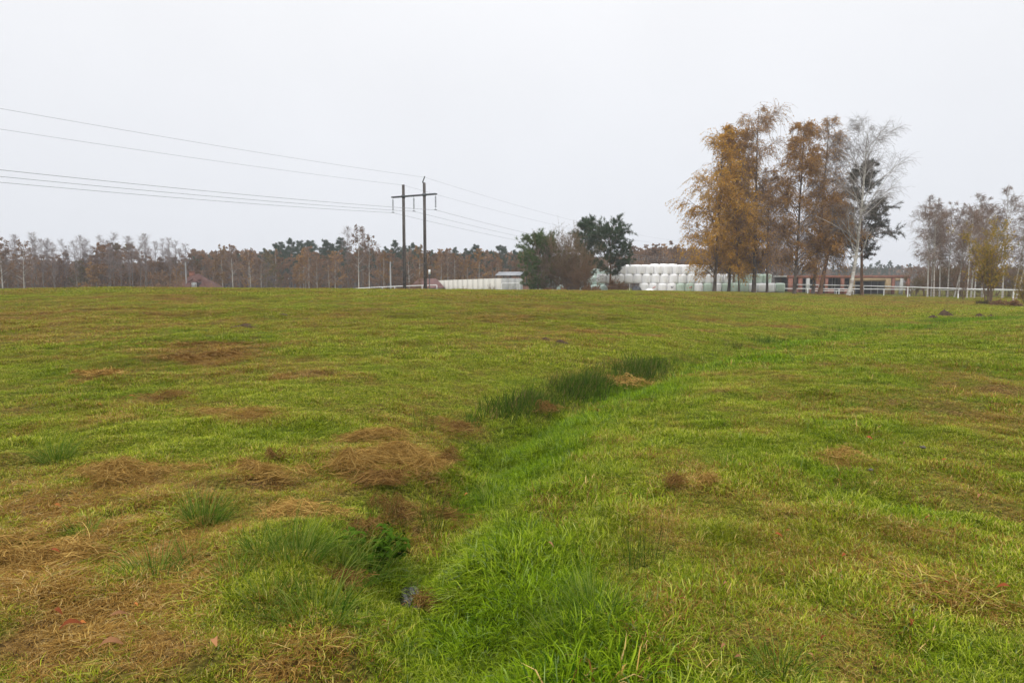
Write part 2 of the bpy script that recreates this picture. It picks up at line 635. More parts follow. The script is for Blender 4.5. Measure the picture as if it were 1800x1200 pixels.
def ground_mat():
    m, n, l, out = new_mat("turf_ground")
    tc = n.new("ShaderNodeTexCoord")

    def attr(nm):
        a = n.new("ShaderNodeAttribute")
        a.attribute_name = nm
        return a

    def noise(s, d=6):
        a = n.new("ShaderNodeTexNoise")
        a.inputs['Scale'].default_value = s
        a.inputs['Detail'].default_value = d
        l.new(tc.outputs['Object'], a.inputs['Vector'])
        return a

    def ramp(src, stops):
        r = n.new("ShaderNodeValToRGB")
        el = r.color_ramp.elements
        while len(el) < len(stops):
            el.new(.5)
        for i, (p, c) in enumerate(stops):
            el[i].position = p
            el[i].color = (*c, 1)
        l.new(src, r.inputs[0])
        return r
    fine = noise(38, 8)
    mid = noise(5, 6)
    gcol = ramp(fine.outputs[0], [(.3, (.014, .018, .004)), (.52, (.085, .105, .009)), (.72, (.24, .26, .035))])
    lcol = ramp(fine.outputs[0], [(.3, (.012, .024, .004)), (.55, (.06, .10, .010)), (.75, (.14, .21, .02))])
    dcol = ramp(fine.outputs[0], [(.3, (.022, .014, .008)), (.52, (.12, .07, .026)), (.75, (.33, .22, .085))])
    dry, lush = attr("dry"), attr("lush")
    mg = n.new("ShaderNodeMix")
    mg.data_type = 'RGBA'
    l.new(lush.outputs['Fac'], mg.inputs[0])
    l.new(gcol.outputs[0], mg.inputs[6])
    l.new(lcol.outputs[0], mg.inputs[7])
    ad = n.new("ShaderNodeMath")
    l.new(dry.outputs['Fac'], ad.inputs[0])
    mr = n.new("ShaderNodeMapRange")
    mr.inputs[1].default_value = .3
    mr.inputs[2].default_value = .7
    mr.inputs[3].default_value = -.3
    mr.inputs[4].default_value = .4
    l.new(mid.outputs[0], mr.inputs[0])
    l.new(mr.outputs[0], ad.inputs[1])
    cl = n.new("ShaderNodeClamp")
    l.new(ad.outputs[0], cl.inputs[0])
    md = n.new("ShaderNodeMix")
    md.data_type = 'RGBA'
    l.new(cl.outputs[0], md.inputs[0])
    tone = attr("tone")
    mo = n.new("ShaderNodeMix")
    mo.data_type = 'RGBA'
    mt_ = n.new("ShaderNodeMath")
    mt_.operation = 'MULTIPLY'
    mt_.inputs[1].default_value = .7
    l.new(tone.outputs['Fac'], mt_.inputs[0])
    l.new(mt_.outputs[0], mo.inputs[0])
    l.new(mg.outputs[2], mo.inputs[6])
    mo.inputs[7].default_value = (.055, .052, .010, 1)
    l.new(mo.outputs[2], md.inputs[6])
    l.new(dcol.outputs[0], md.inputs[7])
    b = n.new("ShaderNodeBsdfPrincipled")
    b.inputs['Roughness'].default_value = .9
    b.inputs['Specular IOR Level'].default_value = 0
    l.new(md.outputs[2], b.inputs['Base Color'])
    bp = n.new("ShaderNodeBump")
    bp.inputs['Strength'].default_value = .6
    bp.inputs['Distance'].default_value = .05
    l.new(fine.outputs[0], bp.inputs['Height'])
    l.new(bp.outputs[0], b.inputs['Normal'])
    l.new(b.outputs[0], out.inputs[0])
    return m


M = {}
M['ground'] = ground_mat()
M['sward'] = sward("grass_blades")
M['straw'] = foliage("cut_straw", [(.10, .05, .014), (.32, .18, .045), (.50, .32, .095), (.20, .105, .026), (.56, .38, .12), (.15, .075, .018)], .7, .15, .12, .0)
M['straw_dark'] = foliage("dark_dead_stems", [(.055, .03, .010), (.17, .09, .026), (.29, .165, .05), (.10, .052, .016), (.36, .225, .08)], .7, .1, .1, .0)
M['tussock'] = foliage("tussock_grass", [(.03, .075, .008), (.07, .14, .012), (.14, .22, .025), (.26, .29, .06), (.05, .11, .010)], .5, .3, .1, .0)
M['rush'] = foliage("rush_stems", [(.018, .042, .007), (.04, .085, .009), (.065, .12, .012), (.11, .13, .025), (.05, .09, .01), (.028, .06, .008), (.22, .15, .06)], .5, .15, .12, .0)
M['leafy'] = foliage("nettle_leaves", [(.022, .055, .005), (.05, .105, .008), (.085, .15, .014)], .5, .3, .1, .0)
M['leaf_red'] = foliage("fallen_leaf_red", [(.20, .045, .015), (.25, .07, .02)], .6, .15, .35, .06)
M['leaf_tan'] = foliage("fallen_leaf_tan", [(.27, .12, .05), (.32, .16, .07)], .6, .15, .25, .06)
M['leaf_orange'] = foliage("fallen_leaf_orange", [(.36, .12, .03), (.4, .15, .04)], .6, .15, .25, .06)
M['bark_dark'] = solid("dark_birch_bark", (.16, .13, .10), .9, .3, 2.5, (.045, .035, .028), .5, stretch=(1, 1, .5))  # darkness of backlit and overgrown trunks put into the bark colour
M['bark_grey'] = solid("grey_bark", (.19, .165, .145), .9, .3, 2.0, (.08, .065, .055), .5, stretch=(1, 1, .4))
M['bark_pine'] = solid("pine_bark", (.22, .12, .065), .9, .3, 3.0, (.07, .045, .032), .5, stretch=(1, 1, .5))
M['bark_white'] = solid("white_birch_bark", (.62, .60, .55), .8, .3, 1.6, (.28, .25, .22), .3, stretch=(.6, .6, 3.0))
M['bark_pale'] = solid("pale_birch_bark", (.50, .47, .42), .85, .3, 1.4, (.20, .17, .145), .3, stretch=(.6, .6, 2.5))
M['twig_purple'] = solid("purple_grey_twigs", (.26, .19, .15), .9, .2, .6, (.16, .115, .09))
M['twig_brown'] = solid("brown_twigs", (.22, .145, .09), .9, .2, .6, (.13, .085, .055))
M['twig_faint'] = solid("grey_lilac_twigs", (.27, .215, .20), .9, .2, .6, (.18, .14, .13))
M['twig_pale'] = solid("pale_twigs", (.27, .235, .21), .9, .2, .6, (.16, .14, .125))
M['gold'] = foliage("golden_birch_leaves", [(.30, .18, .02), (.52, .27, .022), (.70, .37, .035), (.42, .25, .025), (.75, .44, .06)], .6, .5, .08)
M['rust'] = foliage("rusty_birch_leaves", [(.28, .15, .04), (.48, .25, .05), (.62, .34, .07), (.36, .19, .05)], .6, .5, .08)
M['brown_leaf'] = foliage("brown_leaves", [(.13, .075, .042), (.21, .115, .05), (.29, .15, .06), (.16, .105, .07)], .7, .35, .3)
M['orange_leaf'] = foliage("orange_leaves", [(.24, .125, .045), (.33, .17, .05), (.40, .23, .06), (.21, .13, .06)], .7, .35, .3)
M['olive_leaf'] = foliage("olive_leaves", [(.10, .085, .03), (.16, .115, .03), (.12, .095, .04)], .7, .35, .25)
M['yellow_leaf'] = foliage("yellow_green_leaves", [(.20, .17, .018), (.36, .25, .02), (.50, .30, .025), (.17, .18, .02)], .6, .4, .1)
M['needle'] = foliage("pine_needles", [(.018, .036, .016), (.03, .06, .022), (.05, .085, .03), (.022, .045, .02)], .6, .1, .2)
M['needle_green'] = foliage("green_pine_needles", [(.035, .065, .014), (.065, .115, .02), (.11, .16, .03), (.04, .08, .016)], .6, .1, .12)
M['needle_brown'] = foliage("dull_pine_needles", [(.03, .034, .024), (.05, .055, .035), (.075, .06, .035), (.04, .045, .03)], .7, .1, .1)
M['soil'] = solid("dark_soil", (.085, .056, .034), .95, .3, 12, (.032, .022, .014), .8, .04)
M['stone'] = solid("grey_stone", (.15, .135, .11), .9, .2, 14, (.07, .062, .05), .4, 0.0)
M['concrete'] = solid("pale_concrete", (.55, .53, .47), .9, .1, .35, (.52, .50, .445), .2)
M['concrete_grey'] = solid("grey_concrete", (.43, .43, .41), .9, .1, 1.2, (.34, .34, .32), .2)
M['pole'] = solid("weathered_concrete_pole", (.12, .105, .095), .9, .3, 1.2, (.05, .042, .038), .4, stretch=(2, 2, .6))
M['pole_light'] = solid("grey_pole", (.36, .36, .36), .9, .2, 1.2, (.26, .26, .26))
M['steel'] = solid("dark_steel", (.10, .11, .12), .6, .2, 2, None, 0, .5, metal=.3)
M['wire'] = solid("aluminium_wire", (.26, .27, .29), .6, .1, 1, None, 0, .4, metal=.2)
M['insul'] = solid("grey_insulator", (.19, .20, .22), .4, .2, 4)
M['white_paint'] = solid("white_painted_pipe", (.80, .80, .80), .5, .04, 1.5, (.70, .70, .69), 0, .4)
M['grey_paint'] = solid("weathered_white_paint", (.62, .61, .58), .6, .1, 1.5)
M['wrap_white'] = solid("white_bale_wrap", (.93, .93, .93), .45, .06, 1.6, (.86, .86, .87), .35, .5)
M['wrap_green'] = solid("pale_green_bale_wrap", (.56, .66, .56), .4, .08, 2.0, (.45, .56, .46), .35, .5)
M['wrap_mint'] = solid("mint_bale_film", (.58, .68, .62), .4, .12, 2.5, (.40, .50, .44), .5, .5)
M['mark_red'] = solid("red_spray_mark", (.62, .09, .06), .6, .1, 6)
M['mark_dark'] = solid("dark_spray_mark", (.05, .055, .07), .6, .1, 6)
M['brick'] = solid("red_hollow_brick", (.27, .11, .07), .9, .12, 1.2, (.16, .07, .05), .2)
M['brick_brown'] = solid("brown_brick", (.24, .13, .085), .9, .15, 3, (.16, .085, .06), .2)
M['board'] = solid("tan_formwork_board", (.33, .24, .13), .8, .12, 2, (.25, .175, .09))
M['room_shade'] = solid("shaded_interior_wall", (.10, .09, .085), .9, .2, 1)  # shade inside the open bays is put into this back wall colour
M['tile_red'] = solid("red_roof_tiles", (.15, .065, .05), .8, .15, 2, (.09, .045, .038), .3)
M['tile_pink'] = solid("faded_red_roof_tiles", (.24, .13, .115), .8, .15, 2, (.17, .095, .09), .3)
M['tin'] = solid("grey_metal_roof", (.34, .35, .37), .5, .12, 1.5, (.24, .25, .27), 0, .4, metal=.2)
M['dark_wood'] = solid("dark_timber", (.06, .05, .045), .85, .2, 3)
M['plaster'] = solid("pale_plaster", (.6, .56, .5), .9, .1, 1)
M['glass'] = solid("window_pane", (.42, .48, .52), .15, .05, 1, None, 0, .6)
M['tarp'] = solid("black_tarp", (.05, .052, .058), .5, .2, 4, None, .4, .4)


def water_mat():
    m, n, l, out = new_mat("ditch_water")
    b = n.new("ShaderNodeBsdfPrincipled")
    b.inputs['Base Color'].default_value = (.03, .03, .022, 1)
    b.inputs['Roughness'].default_value = .06
    b.inputs['Specular IOR Level'].default_value = .6
    no = n.new("ShaderNodeTexNoise")
    no.inputs['Scale'].default_value = 9
    bp = n.new("ShaderNodeBump")
    bp.inputs['Strength'].default_value = .08
    l.new(no.outputs[0], bp.inputs['Height'])
    l.new(bp.outputs[0], b.inputs['Normal'])
    l.new(b.outputs[0], out.inputs[0])
    return m


M['water'] = water_mat()

# ------------------------------------------------------------------ ground sheet
def build_ground():
    th = np.concatenate([np.radians(np.arange(-180, -50, 4.0)), np.radians(np.arange(-50, 50, .3)), np.radians(np.arange(50, 180, 4.0))])
    r = np.concatenate([[0.02], np.arange(.4, 12, .1), 12 * (110 / 12) ** (np.arange(0, 150) / 150.), 110 * (2500 / 110) ** (np.arange(0, 31) / 30.)])
    nt, nr = len(th), len(r)
    X = (np.sin(th)[:, None] * r[None]).ravel()
    Y = (np.cos(th)[:, None] * r[None]).ravel()
    Z = terrain(X, Y)
    i = np.arange(nt)[:, None]
    j = np.arange(nr - 1)[None]
    i2 = (i + 1) % nt
    F = np.stack([i * nr + j, i2 * nr + j, i2 * nr + j + 1, i * nr + j + 1], -1).reshape(-1, 4)[:, ::-1]
    a = Acc().add(np.stack([X, Y, Z], -1), F)
    me = a.mesh("ground", M['ground'], True)
    d, lu, to = cover(X, Y)
    for nm, v in (("dry", d), ("lush", lu), ("tone", to)):
        at_ = me.attributes.new(nm, 'FLOAT', 'POINT')
        at_.data.foreach_set("value", v.astype(np.float32))
    # the dead tone of thick thatch stays on the sheet
    return obj("ground", me, kind="structure", label="rolling meadow ground under the grass")


build_ground()

# ------------------------------------------------------------------ grass
def blades(rng, n, rad, h0, h1, w, lean=.55, curl=.8, k=4, flat=False):
    a = rng.uniform(0, 2 * math.pi, n)
    rr = rad * np.sqrt(rng.uniform(0, 1, n))
    x, y = rr * np.cos(a), rr * np.sin(a)
    L = rng.uniform(h0, h1, n)
    az = a + rng.normal(0, 1.0, n)
    el = (rng.uniform(.02, .30, n) if flat else np.clip(math.pi / 2 - np.abs(rng.normal(0, lean, n)), .15, 1.55))
    P = np.zeros((n, k, 3))
    P[:, 0, 0], P[:, 0, 1] = x, y
    P[:, 0, 2] = rng.uniform(.004, .035, n) if flat else -.01
    st = L / (k - 1)
    for s in range(1, k):
        d = np.stack([np.cos(el) * np.cos(az), np.cos(el) * np.sin(az), np.sin(el)], -1)
        P[:, s] = P[:, s - 1] + d * st[:, None]
        el = el - (rng.uniform(.0, .25, n) if flat else rng.uniform(.1, curl, n))
        az = az + rng.normal(0, .22 if flat else .12, n)
    P[:, 1:, 2] = np.maximum(P[:, 1:, 2], .006)
    ww = rng.uniform(.6, 1.25, n)[:, None] * w * (np.array([.8, 1, .75, .12]) if k == 4 else np.linspace(1, .12, k))[None] * .5
    return ribbons(P, ww)


def build_grass():
    rng = np.random.default_rng(7)
    protos = bpy.data.collections.new("grass_tufts")
    spec = []
    # near: short, long, lying straw;  mid: short, long, straw;  far;  farthest
    for i in range(4):
        spec.append(dict(n=34, rad=.055, h0=.02, h1=.062, w=.0034, lean=.7, curl=.9))
    for i in range(3):
        spec.append(dict(n=32, rad=.06, h0=.05, h1=.125, w=.0038, lean=.8, curl=1.0))
    for i in range(4):
        spec.append(dict(n=34, rad=.075, h0=.03, h1=.11, w=.0026, flat=True))
    for i in range(3):
        spec.append(dict(n=48, rad=.15, h0=.025, h1=.07, w=.0062, lean=.65, curl=.8))
    for i in range(2):
        spec.append(dict(n=46, rad=.15, h0=.05, h1=.12, w=.0062, lean=.65, curl=.8))
    for i in range(2):
        spec.append(dict(n=44, rad=.17, h0=.06, h1=.18, w=.0055, flat=True))
    for i in range(3):
        spec.append(dict(n=60, rad=.4, h0=.025, h1=.075, w=.017, lean=.6, curl=.6))
    for i, s in enumerate(spec):
        V, F = blades(rng, **s)
        me = Acc().add(V, F).mesh("tuft_%02d" % i, M['sward'], True)
        protos.objects.link(bpy.data.objects.new("tuft_%02d" % i, me))
    rows = []

    def zone(y0, y1, dens, margin=3.4):
        n = int(dens * ((y1 * y1 - y0 * y0) * .80 + 2 * margin * (y1 - y0)))
        y = np.sqrt(rng.uniform(y0 * y0, y1 * y1, n))
        x = rng.uniform(-1, 1, n) * (.80 * y + margin)
        return x, y
    for zi, (y0, y1, dens) in enumerate(((1.2, 4.5, 950), (4.5, 8, 620), (8, 13, 330), (13, 24, 95), (24, 34, 55), (34, 60, 22), (60, 105, 9))):
        x, y = zone(y0, y1, dens)
        dry, lush, tone = cover(x, y)
        n = len(x)
        z = terrain(x, y)
        kind = rng.uniform(0, 1, n)
        dd, dy = ditch_dist(x, y)
        wet = np.exp(-(dd / .8) ** 2)
        longp = np.clip(.55 * np.exp(-((dd + .5) / 1.1) ** 2) * (y < 30) + .35 * (lush - .35), 0, .55)
        strawp = np.clip((dry - .34) * .8, 0, .42)
        idx = np.where(kind < strawp, 2, np.where(rng.uniform(0, 1, n) < longp, 1, 0))
        if zi < 3:
            ii = np.select([idx == 0, idx == 1], [rng.integers(0, 4, n), rng.integers(4, 7, n)], rng.integers(7, 11, n))
        elif zi < 5:
            ii = np.select([idx == 0, idx == 1], [rng.integers(11, 14, n), rng.integers(14, 16, n)], rng.integers(16, 18, n))
        else:
            ii = rng.integers(18, 21, n)
        sc_ = rng.uniform(.65, 1.35, n) * (.35 + 1.25 * fbm(x * 2.1, y * 2.1, 44, 2)) * np.where(idx == 1, .75 + .5 * lush, .85)
        if zi >= 3:
            sc_ = sc_ * 1.05
        # the little open water stays clear
        keep = ~((np.abs(x + .63) < .10) & (np.abs(y - 4.02) < .17))
        rows.append(np.stack([x, y, z, ii, rng.uniform(0, 6.283, n), sc_, dry, lush, rng.uniform(0, 1, n), tone], -1)[keep])
    D = np.concatenate(rows)
    me = bpy.data.meshes.new("grass")
    me.vertices.add(len(D))
    me.vertices.foreach_set("co", D[:, :3].astype(np.float32).ravel())
    a = me.attributes.new("idx", 'INT', 'POINT')
    a.data.foreach_set("value", D[:, 3].astype(np.int32))
    a = me.attributes.new("rot", 'FLOAT_VECTOR', 'POINT')
    R = np.zeros((len(D), 3), np.float32)
    R[:, 2] = D[:, 4]
    a.data.foreach_set("vector", R.ravel())
    for nm, c in (("scl", 5), ("dry", 6), ("lush", 7), ("rnd", 8), ("tone", 9)):
        a = me.attributes.new(nm, 'FLOAT', 'POINT')
        a.data.foreach_set("value", D[:, c].astype(np.float32))
    me.materials.append(M['sward'])
    o = obj("grass", me, kind="stuff", label="short wet autumn grass mixed with dry straw over the whole meadow", category="grass")
    ng = bpy.data.node_groups.new("scatter_grass", 'GeometryNodeTree')
    ng.interface.new_socket("Geometry", in_out='INPUT', socket_type='NodeSocketGeometry')
    ng.interface.new_socket("Geometry", in_out='OUTPUT', socket_type='NodeSocketGeometry')
    N, L = ng.nodes, ng.links
    gi, go = N.new("NodeGroupInput"), N.new("NodeGroupOutput")
    iop = N.new("GeometryNodeInstanceOnPoints")
    ci = N.new("GeometryNodeCollectionInfo")
    ci.inputs['Collection'].default_value = protos
    ci.inputs['Separate Children'].default_value = True
    ci.inputs['Reset Children'].default_value = True

    def named(nm, t):
        a = N.new("GeometryNodeInputNamedAttribute")
        a.data_type = t
        a.inputs['Name'].default_value = nm
        return a
    L.new(gi.outputs[0], iop.inputs['Points'])
    L.new(ci.outputs[0], iop.inputs['Instance'])
    iop.inputs['Pick Instance'].default_value = True
    L.new(named("idx", 'INT').outputs[0], iop.inputs['Instance Index'])
    L.new(named("rot", 'FLOAT_VECTOR').outputs[0], iop.inputs['Rotation'])
    L.new(named("scl", 'FLOAT').outputs[0], iop.inputs['Scale'])
    L.new(iop.outputs[0], go.inputs[0])
    mod = o.modifiers.new("scatter", 'NODES')
    mod.node_group = ng
    print("grass tufts", len(D))


build_grass()

# ------------------------------------------------------------------ trees
UP = np.array([0, 0, 1.0])


def nrm(v):
    return v / (np.linalg.norm(v, axis=-1, keepdims=True) + 1e-9)


def grow(rng, PP, PR, n, t0, t1, length, ang, k=5, grav=0.0, wob=.1, rr=.5, rmin=.006, angs=.2, tpow=1.0):
    """n children on each parent polyline. length: callable(t, parent index) -> metres"""
    m, kp, _ = PP.shape
    q = rng.uniform(0, 1, (m, n)) if m > 1 else ((np.arange(n) + rng.uniform(0, 1, n)) / n)[None]
    t = t0 + (t1 - t0) * q ** tpow
    pi = np.repeat(np.arange(m), n)
    t = t.ravel()
    s = t * (kp - 1)
    i = np.minimum(s.astype(int), kp - 2)
    f = (s - i)[:, None]
    A, B = PP[pi, i], PP[pi, i + 1]
    pos = A + (B - A) * f
    tan = nrm(B - A)
    rad = PR[pi, i] * (1 - f[:, 0]) + PR[pi, i + 1] * f[:, 0]
    ref = nrm(rng.normal(0, 1, (m * n, 3)))
    per = nrm(np.cross(tan, ref))
    an = ang + rng.normal(0, angs, m * n)
    d = tan * np.cos(an)[:, None] + per * np.sin(an)[:, None]
    L = length(t, pi) * rng.uniform(.7, 1.25, m * n)
    P = np.zeros((m * n, k, 3))
    P[:, 0] = pos
    for j in range(1, k):
        P[:, j] = P[:, j - 1] + d * (L / (k - 1))[:, None]
        d = nrm(d + UP * grav + rng.normal(0, wob, (m * n, 3)))
    R = np.maximum(np.minimum(rad * rr, L * .03 + .004)[:, None] * np.linspace(1, .3, k)[None], rmin)
    return P, R, t, L


def trunk_line(rng, H, r, lean=(0, 0), k=12, wob=.02, bend=1.0):
    s = np.linspace(0, 1, k)
    P = np.zeros((1, k, 3))
    w = np.cumsum(rng.normal(0, wob * H / k, (k, 2)), axis=0)
    w[0] = 0
    P[0, :, 0] = lean[0] * s ** bend + w[:, 0] * s
    P[0, :, 1] = lean[1] * s ** bend + w[:, 1] * s
    P[0, :, 2] = s * H - .15 * (s == 0)
    R = (r * ((1 - s) ** .85 * .92 + .05))[None]
    R[0, 0] *= 1.35
    return P, R


def leaf_quads(rng, P, per, size, spread, tmin=.15, flatz=.6):
    n, k, _ = P.shape
    t = rng.uniform(tmin, 1, (n, per)) * (k - 1)
    i = np.minimum(t.astype(int), k - 2)
    f = (t - i)[..., None]
    ii = np.arange(n)[:, None]
    C = P[ii, i] + (P[ii, i + 1] - P[ii, i]) * f
    C = C.reshape(-1, 3) + rng.normal(0, spread, (n * per, 3))
    m = len(C)
    A = nrm(rng.normal(0, 1, (m, 3)))
    B = nrm(np.cross(A, rng.normal(0, 1, (m, 3))))
    S = (size * rng.uniform(.55, 1.3, m))[:, None]
    V = np.stack([C - A * S * .6, C + B * S * .38, C + A * S * .6, C - B * S * .38], 1).reshape(-1, 3)
    F = np.arange(m * 4).reshape(-1, 4)
    return V, F


def needle_tufts(rng, P, per, length, n=9, tmin=.35, w=.03):
    nn, k, _ = P.shape
    t = rng.uniform(tmin, 1, (nn, per)) * (k - 1)
    i = np.minimum(t.astype(int), k - 2)
    f = (t - i)[..., None]
    ii = np.arange(nn)[:, None]
    C = (P[ii, i] + (P[ii, i + 1] - P[ii, i]) * f).reshape(-1, 3)
    T = nrm(np.repeat(P[:, -1] - P[:, -2], per, 0) + UP * .35)
    C = np.repeat(C, n, 0)
    d = nrm(np.repeat(T, n, 0) * .7 + rng.normal(0, .7, C.shape))
    L = (length * rng.uniform(.6, 1.2, len(C)))[:, None]
    side = nrm(np.cross(d, rng.normal(0, 1, C.shape))) * (w * L / length)
    V = np.stack([C - side * .6, C + side * .6, C + d * L + side * .25, C + d * L - side * .25], 1).reshape(-1, 3)
    return V, np.arange(len(C) * 4).reshape(-1, 4)


def make_tree(name, trunk_parts, crown_parts, mats_trunk, mats_crown):
    """trunk_parts / crown_parts: lists of (V, F, material index)"""
    a = Acc()
    for V, F, m in trunk_parts:
        a.add(V, F, m)
    b = Acc()
    for V, F, m in crown_parts:
        b.add(V, F, m)
    return a.mesh(name + "_trunk", mats_trunk, True), b.mesh(name + "_crown", mats_crown)


def birch(seed, H, r, width, lean=(0, 0), crown0=.14, leaves=6, leaf=.125, leafmat='gold', bark='bark_dark', twig='twig_brown',
          n1=34, n2=9, n3=8, hang=1.5, hgrav=-.55, ang=.85, topw=.22, shape=None, twig_r=.009, sides=7, wob=.02, g1=-.03, bend=1.0, lower_bark=None):
    rng = np.random.default_rng(seed)
    TP, TR = trunk_line(rng, H, r, lean, 14, wob, bend)

    def prof(t):
        u = (t - crown0) / (1 - crown0)
        if shape is not None:
            return np.interp(u, shape[0], shape[1]) * width
        return width * np.interp(u, [0, .15, .4, .7, 1], [.7, 1, .95, .65, topw])
    P1, R1, t1, L1 = grow(rng, TP, TR, n1, crown0, .985, lambda t, p: prof(t) * 1.15, ang, 7, g1, .10, .42, .012)
    P2, R2, t2, L2 = grow(rng, P1, R1, n2, .22, 1, lambda t, p: L1[p] * .36 * (1.15 - .5 * t), .75, 5, -.08, .14, .55, .010)
    P3, R3, t3, L3 = grow(rng, P2, R2, n3, .15, 1, lambda t, p: hang * rng.uniform(.35, 1.15, len(t)) * np.clip(L2[p] / (.28 * width), .25, 1.1), .6, 4, hgrav * 1.3, .10, .5, twig_r)
    P4, R4, _, _ = grow(rng, TP, TR, max(n1 // 3, 4), .7, .99, lambda t, p: prof(t) * .9, .45, 5, .02, .1, .4, .010)
    V, F = tubes(TP, TR, sides + 2)
    tp = [(V, F, 0)]
    V, F = tubes(P1, R1, 5)
    tp.append((V, F, 0 if bark in ('bark_white', 'bark_pale') else 1))
    cp = []
    V, F = tubes(P2, R2, 3)
    cp.append((V, F, 0))
    V, F = tubes(P4, R4, 3)
    cp.append((V, F, 0))
    V, F = tubes(P3, R3, 3)
    cp.append((V, F, 0))
    if leaves:
        q = np.arange(len(P3))
        vigour = rng.uniform(0, 1, len(P1))[q // (n2 * n3)] * .45 + rng.uniform(0, 1, len(P2))[q // n3] * .35 + rng.uniform(0, 1, len(P3)) * .2
        V, F = leaf_quads(rng, P3[(vigour > .32) & (rng.uniform(0, 1, len(P3)) < np.clip(L2[q // n3] / (.22 * width), .08, 1))], leaves, leaf, .06)
        cp.append((V, F, 1))
        V, F = leaf_quads(rng, P2, max(1, leaves // 4) if leaves > 3 else 1, leaf if leaves > 3 else leaf * .6, .12)
        cp.append((V, F, 1))
    return make_tree("birch", tp, cp, [M[bark], M[twig]], [M[twig], M[leafmat]])


def pine(seed, H, r, width, crown0=.4, n1=34, n2=8, tufts=5, length=.32, n=9, needle='needle', shape=([0, .2, .6, 1], [.6, 1, .7, .2]), lean=(0, 0), nw=.03, up=.06, ang=1.2):
    rng = np.random.default_rng(seed)
    TP, TR = trunk_line(rng, H, r, lean, 12, .025)

    def prof(t):
        return np.interp((t - crown0) / (1 - crown0), shape[0], shape[1]) * width
    P1, R1, t1, L1 = grow(rng, TP, TR, n1, crown0, .98, lambda t, p: prof(t), ang, 6, up, .10, .4, .02, .25)
    P2, R2, t2, L2 = grow(rng, P1, R1, n2, .3, 1, lambda t, p: L1[p] * .32, .8, 4, .08, .14, .55, .012)
    V, F = tubes(TP, TR, 8)
    tp = [(V, F, 0)]
    V, F = tubes(P1, R1, 4)
    tp.append((V, F, 0))
    cp = []
    V, F = tubes(P2, R2, 3)
    cp.append((V, F, 0))
    V, F = needle_tufts(rng, P2, tufts, length, n, .25, nw)
    cp.append((V, F, 1))
    V, F = needle_tufts(rng, P1, tufts, length, n, .5, nw)
    cp.append((V, F, 1))
    V, F = needle_tufts(rng, TP, tufts * 4, length, n, .85, nw)
    cp.append((V, F, 1))
    return make_tree("pine", tp, cp, [M['bark_pine']], [M['twig_brown'], M[needle]])


def shrub(seed, H, width, stems=26, n2=8, n3=6, leaves=3, leaf=.1, leafmat='brown_leaf', twig='twig_brown', lean=.5, stem_r=.03, twig_r=.008, g=.02):
    rng = np.random.default_rng(seed)
    a = rng.uniform(0, 2 * math.pi, stems)
    k = 7
    P = np.zeros((stems, k, 3))
    P[:, 0, 0] = np.cos(a) * width * .12
    P[:, 0, 1] = np.sin(a) * width * .12
    P[:, 0, 2] = -.1
    el = rng.uniform(.0, lean, stems)
    d = np.stack([np.cos(a) * np.sin(el), np.sin(a) * np.sin(el), np.cos(el)], -1)
    L = H * rng.uniform(.6, 1.05, stems) * np.cos(el) ** .3
    for j in range(1, k):
        P[:, j] = P[:, j - 1] + d * (L / (k - 1))[:, None]
        d = nrm(d + UP * g + rng.normal(0, .09, d.shape))
    R = np.maximum(stem_r * np.linspace(1, .25, k)[None] * rng.uniform(.6, 1.2, (stems, 1)), .008)
    P2, R2, t2, L2 = grow(rng, P, R, n2, .2, 1, lambda t, p: L[p] * .28, .6, 5, .01, .14, .6, twig_r)
    P3, R3, _, _ = grow(rng, P2, R2, n3, .15, 1, lambda t, p: L2[p] * .45, .6, 4, 0.0, .16, .6, twig_r * .8)
    V, F = tubes(P, R, 5)
    tp = [(V, F, 0)]
    cp = []
    for PP, RR in ((P2, R2), (P3, R3)):
        V, F = tubes(PP, RR, 3)
        cp.append((V, F, 0))
    if leaves:
        V, F = leaf_quads(rng, P3, leaves, leaf, .05)
        cp.append((V, F, 1))
    return make_tree("shrub", tp, cp, [M[twig]], [M[twig], M[leafmat]])


def plant_tree(name, meshes, label, category, loc, rotz=0.0, scale=None, group=None):
    t = thing(name, label, category, loc, rotz, group)
    if scale is not None:
        t.scale = scale
    obj("trunk", meshes[0], t)
    obj("crown", meshes[1], t)
    return t


def base(px, depth, dz=0.0):
    x = (px - 900) / FPX * depth * (CP + (600 - 512) / FPX * SP)
    return (x, depth, tz(x, depth) + dz)


def height_px(py, depth):
    return at(900, py, depth)[2]


# --- the clump of tall birches in front of the bales
def hero(px, depth, top, **k):
    b = base(px, depth)
    tp = at(top[0], top[1], depth)
    H = tp[2] - b[2]
    return b, H, (tp[0] - b[0], 0)


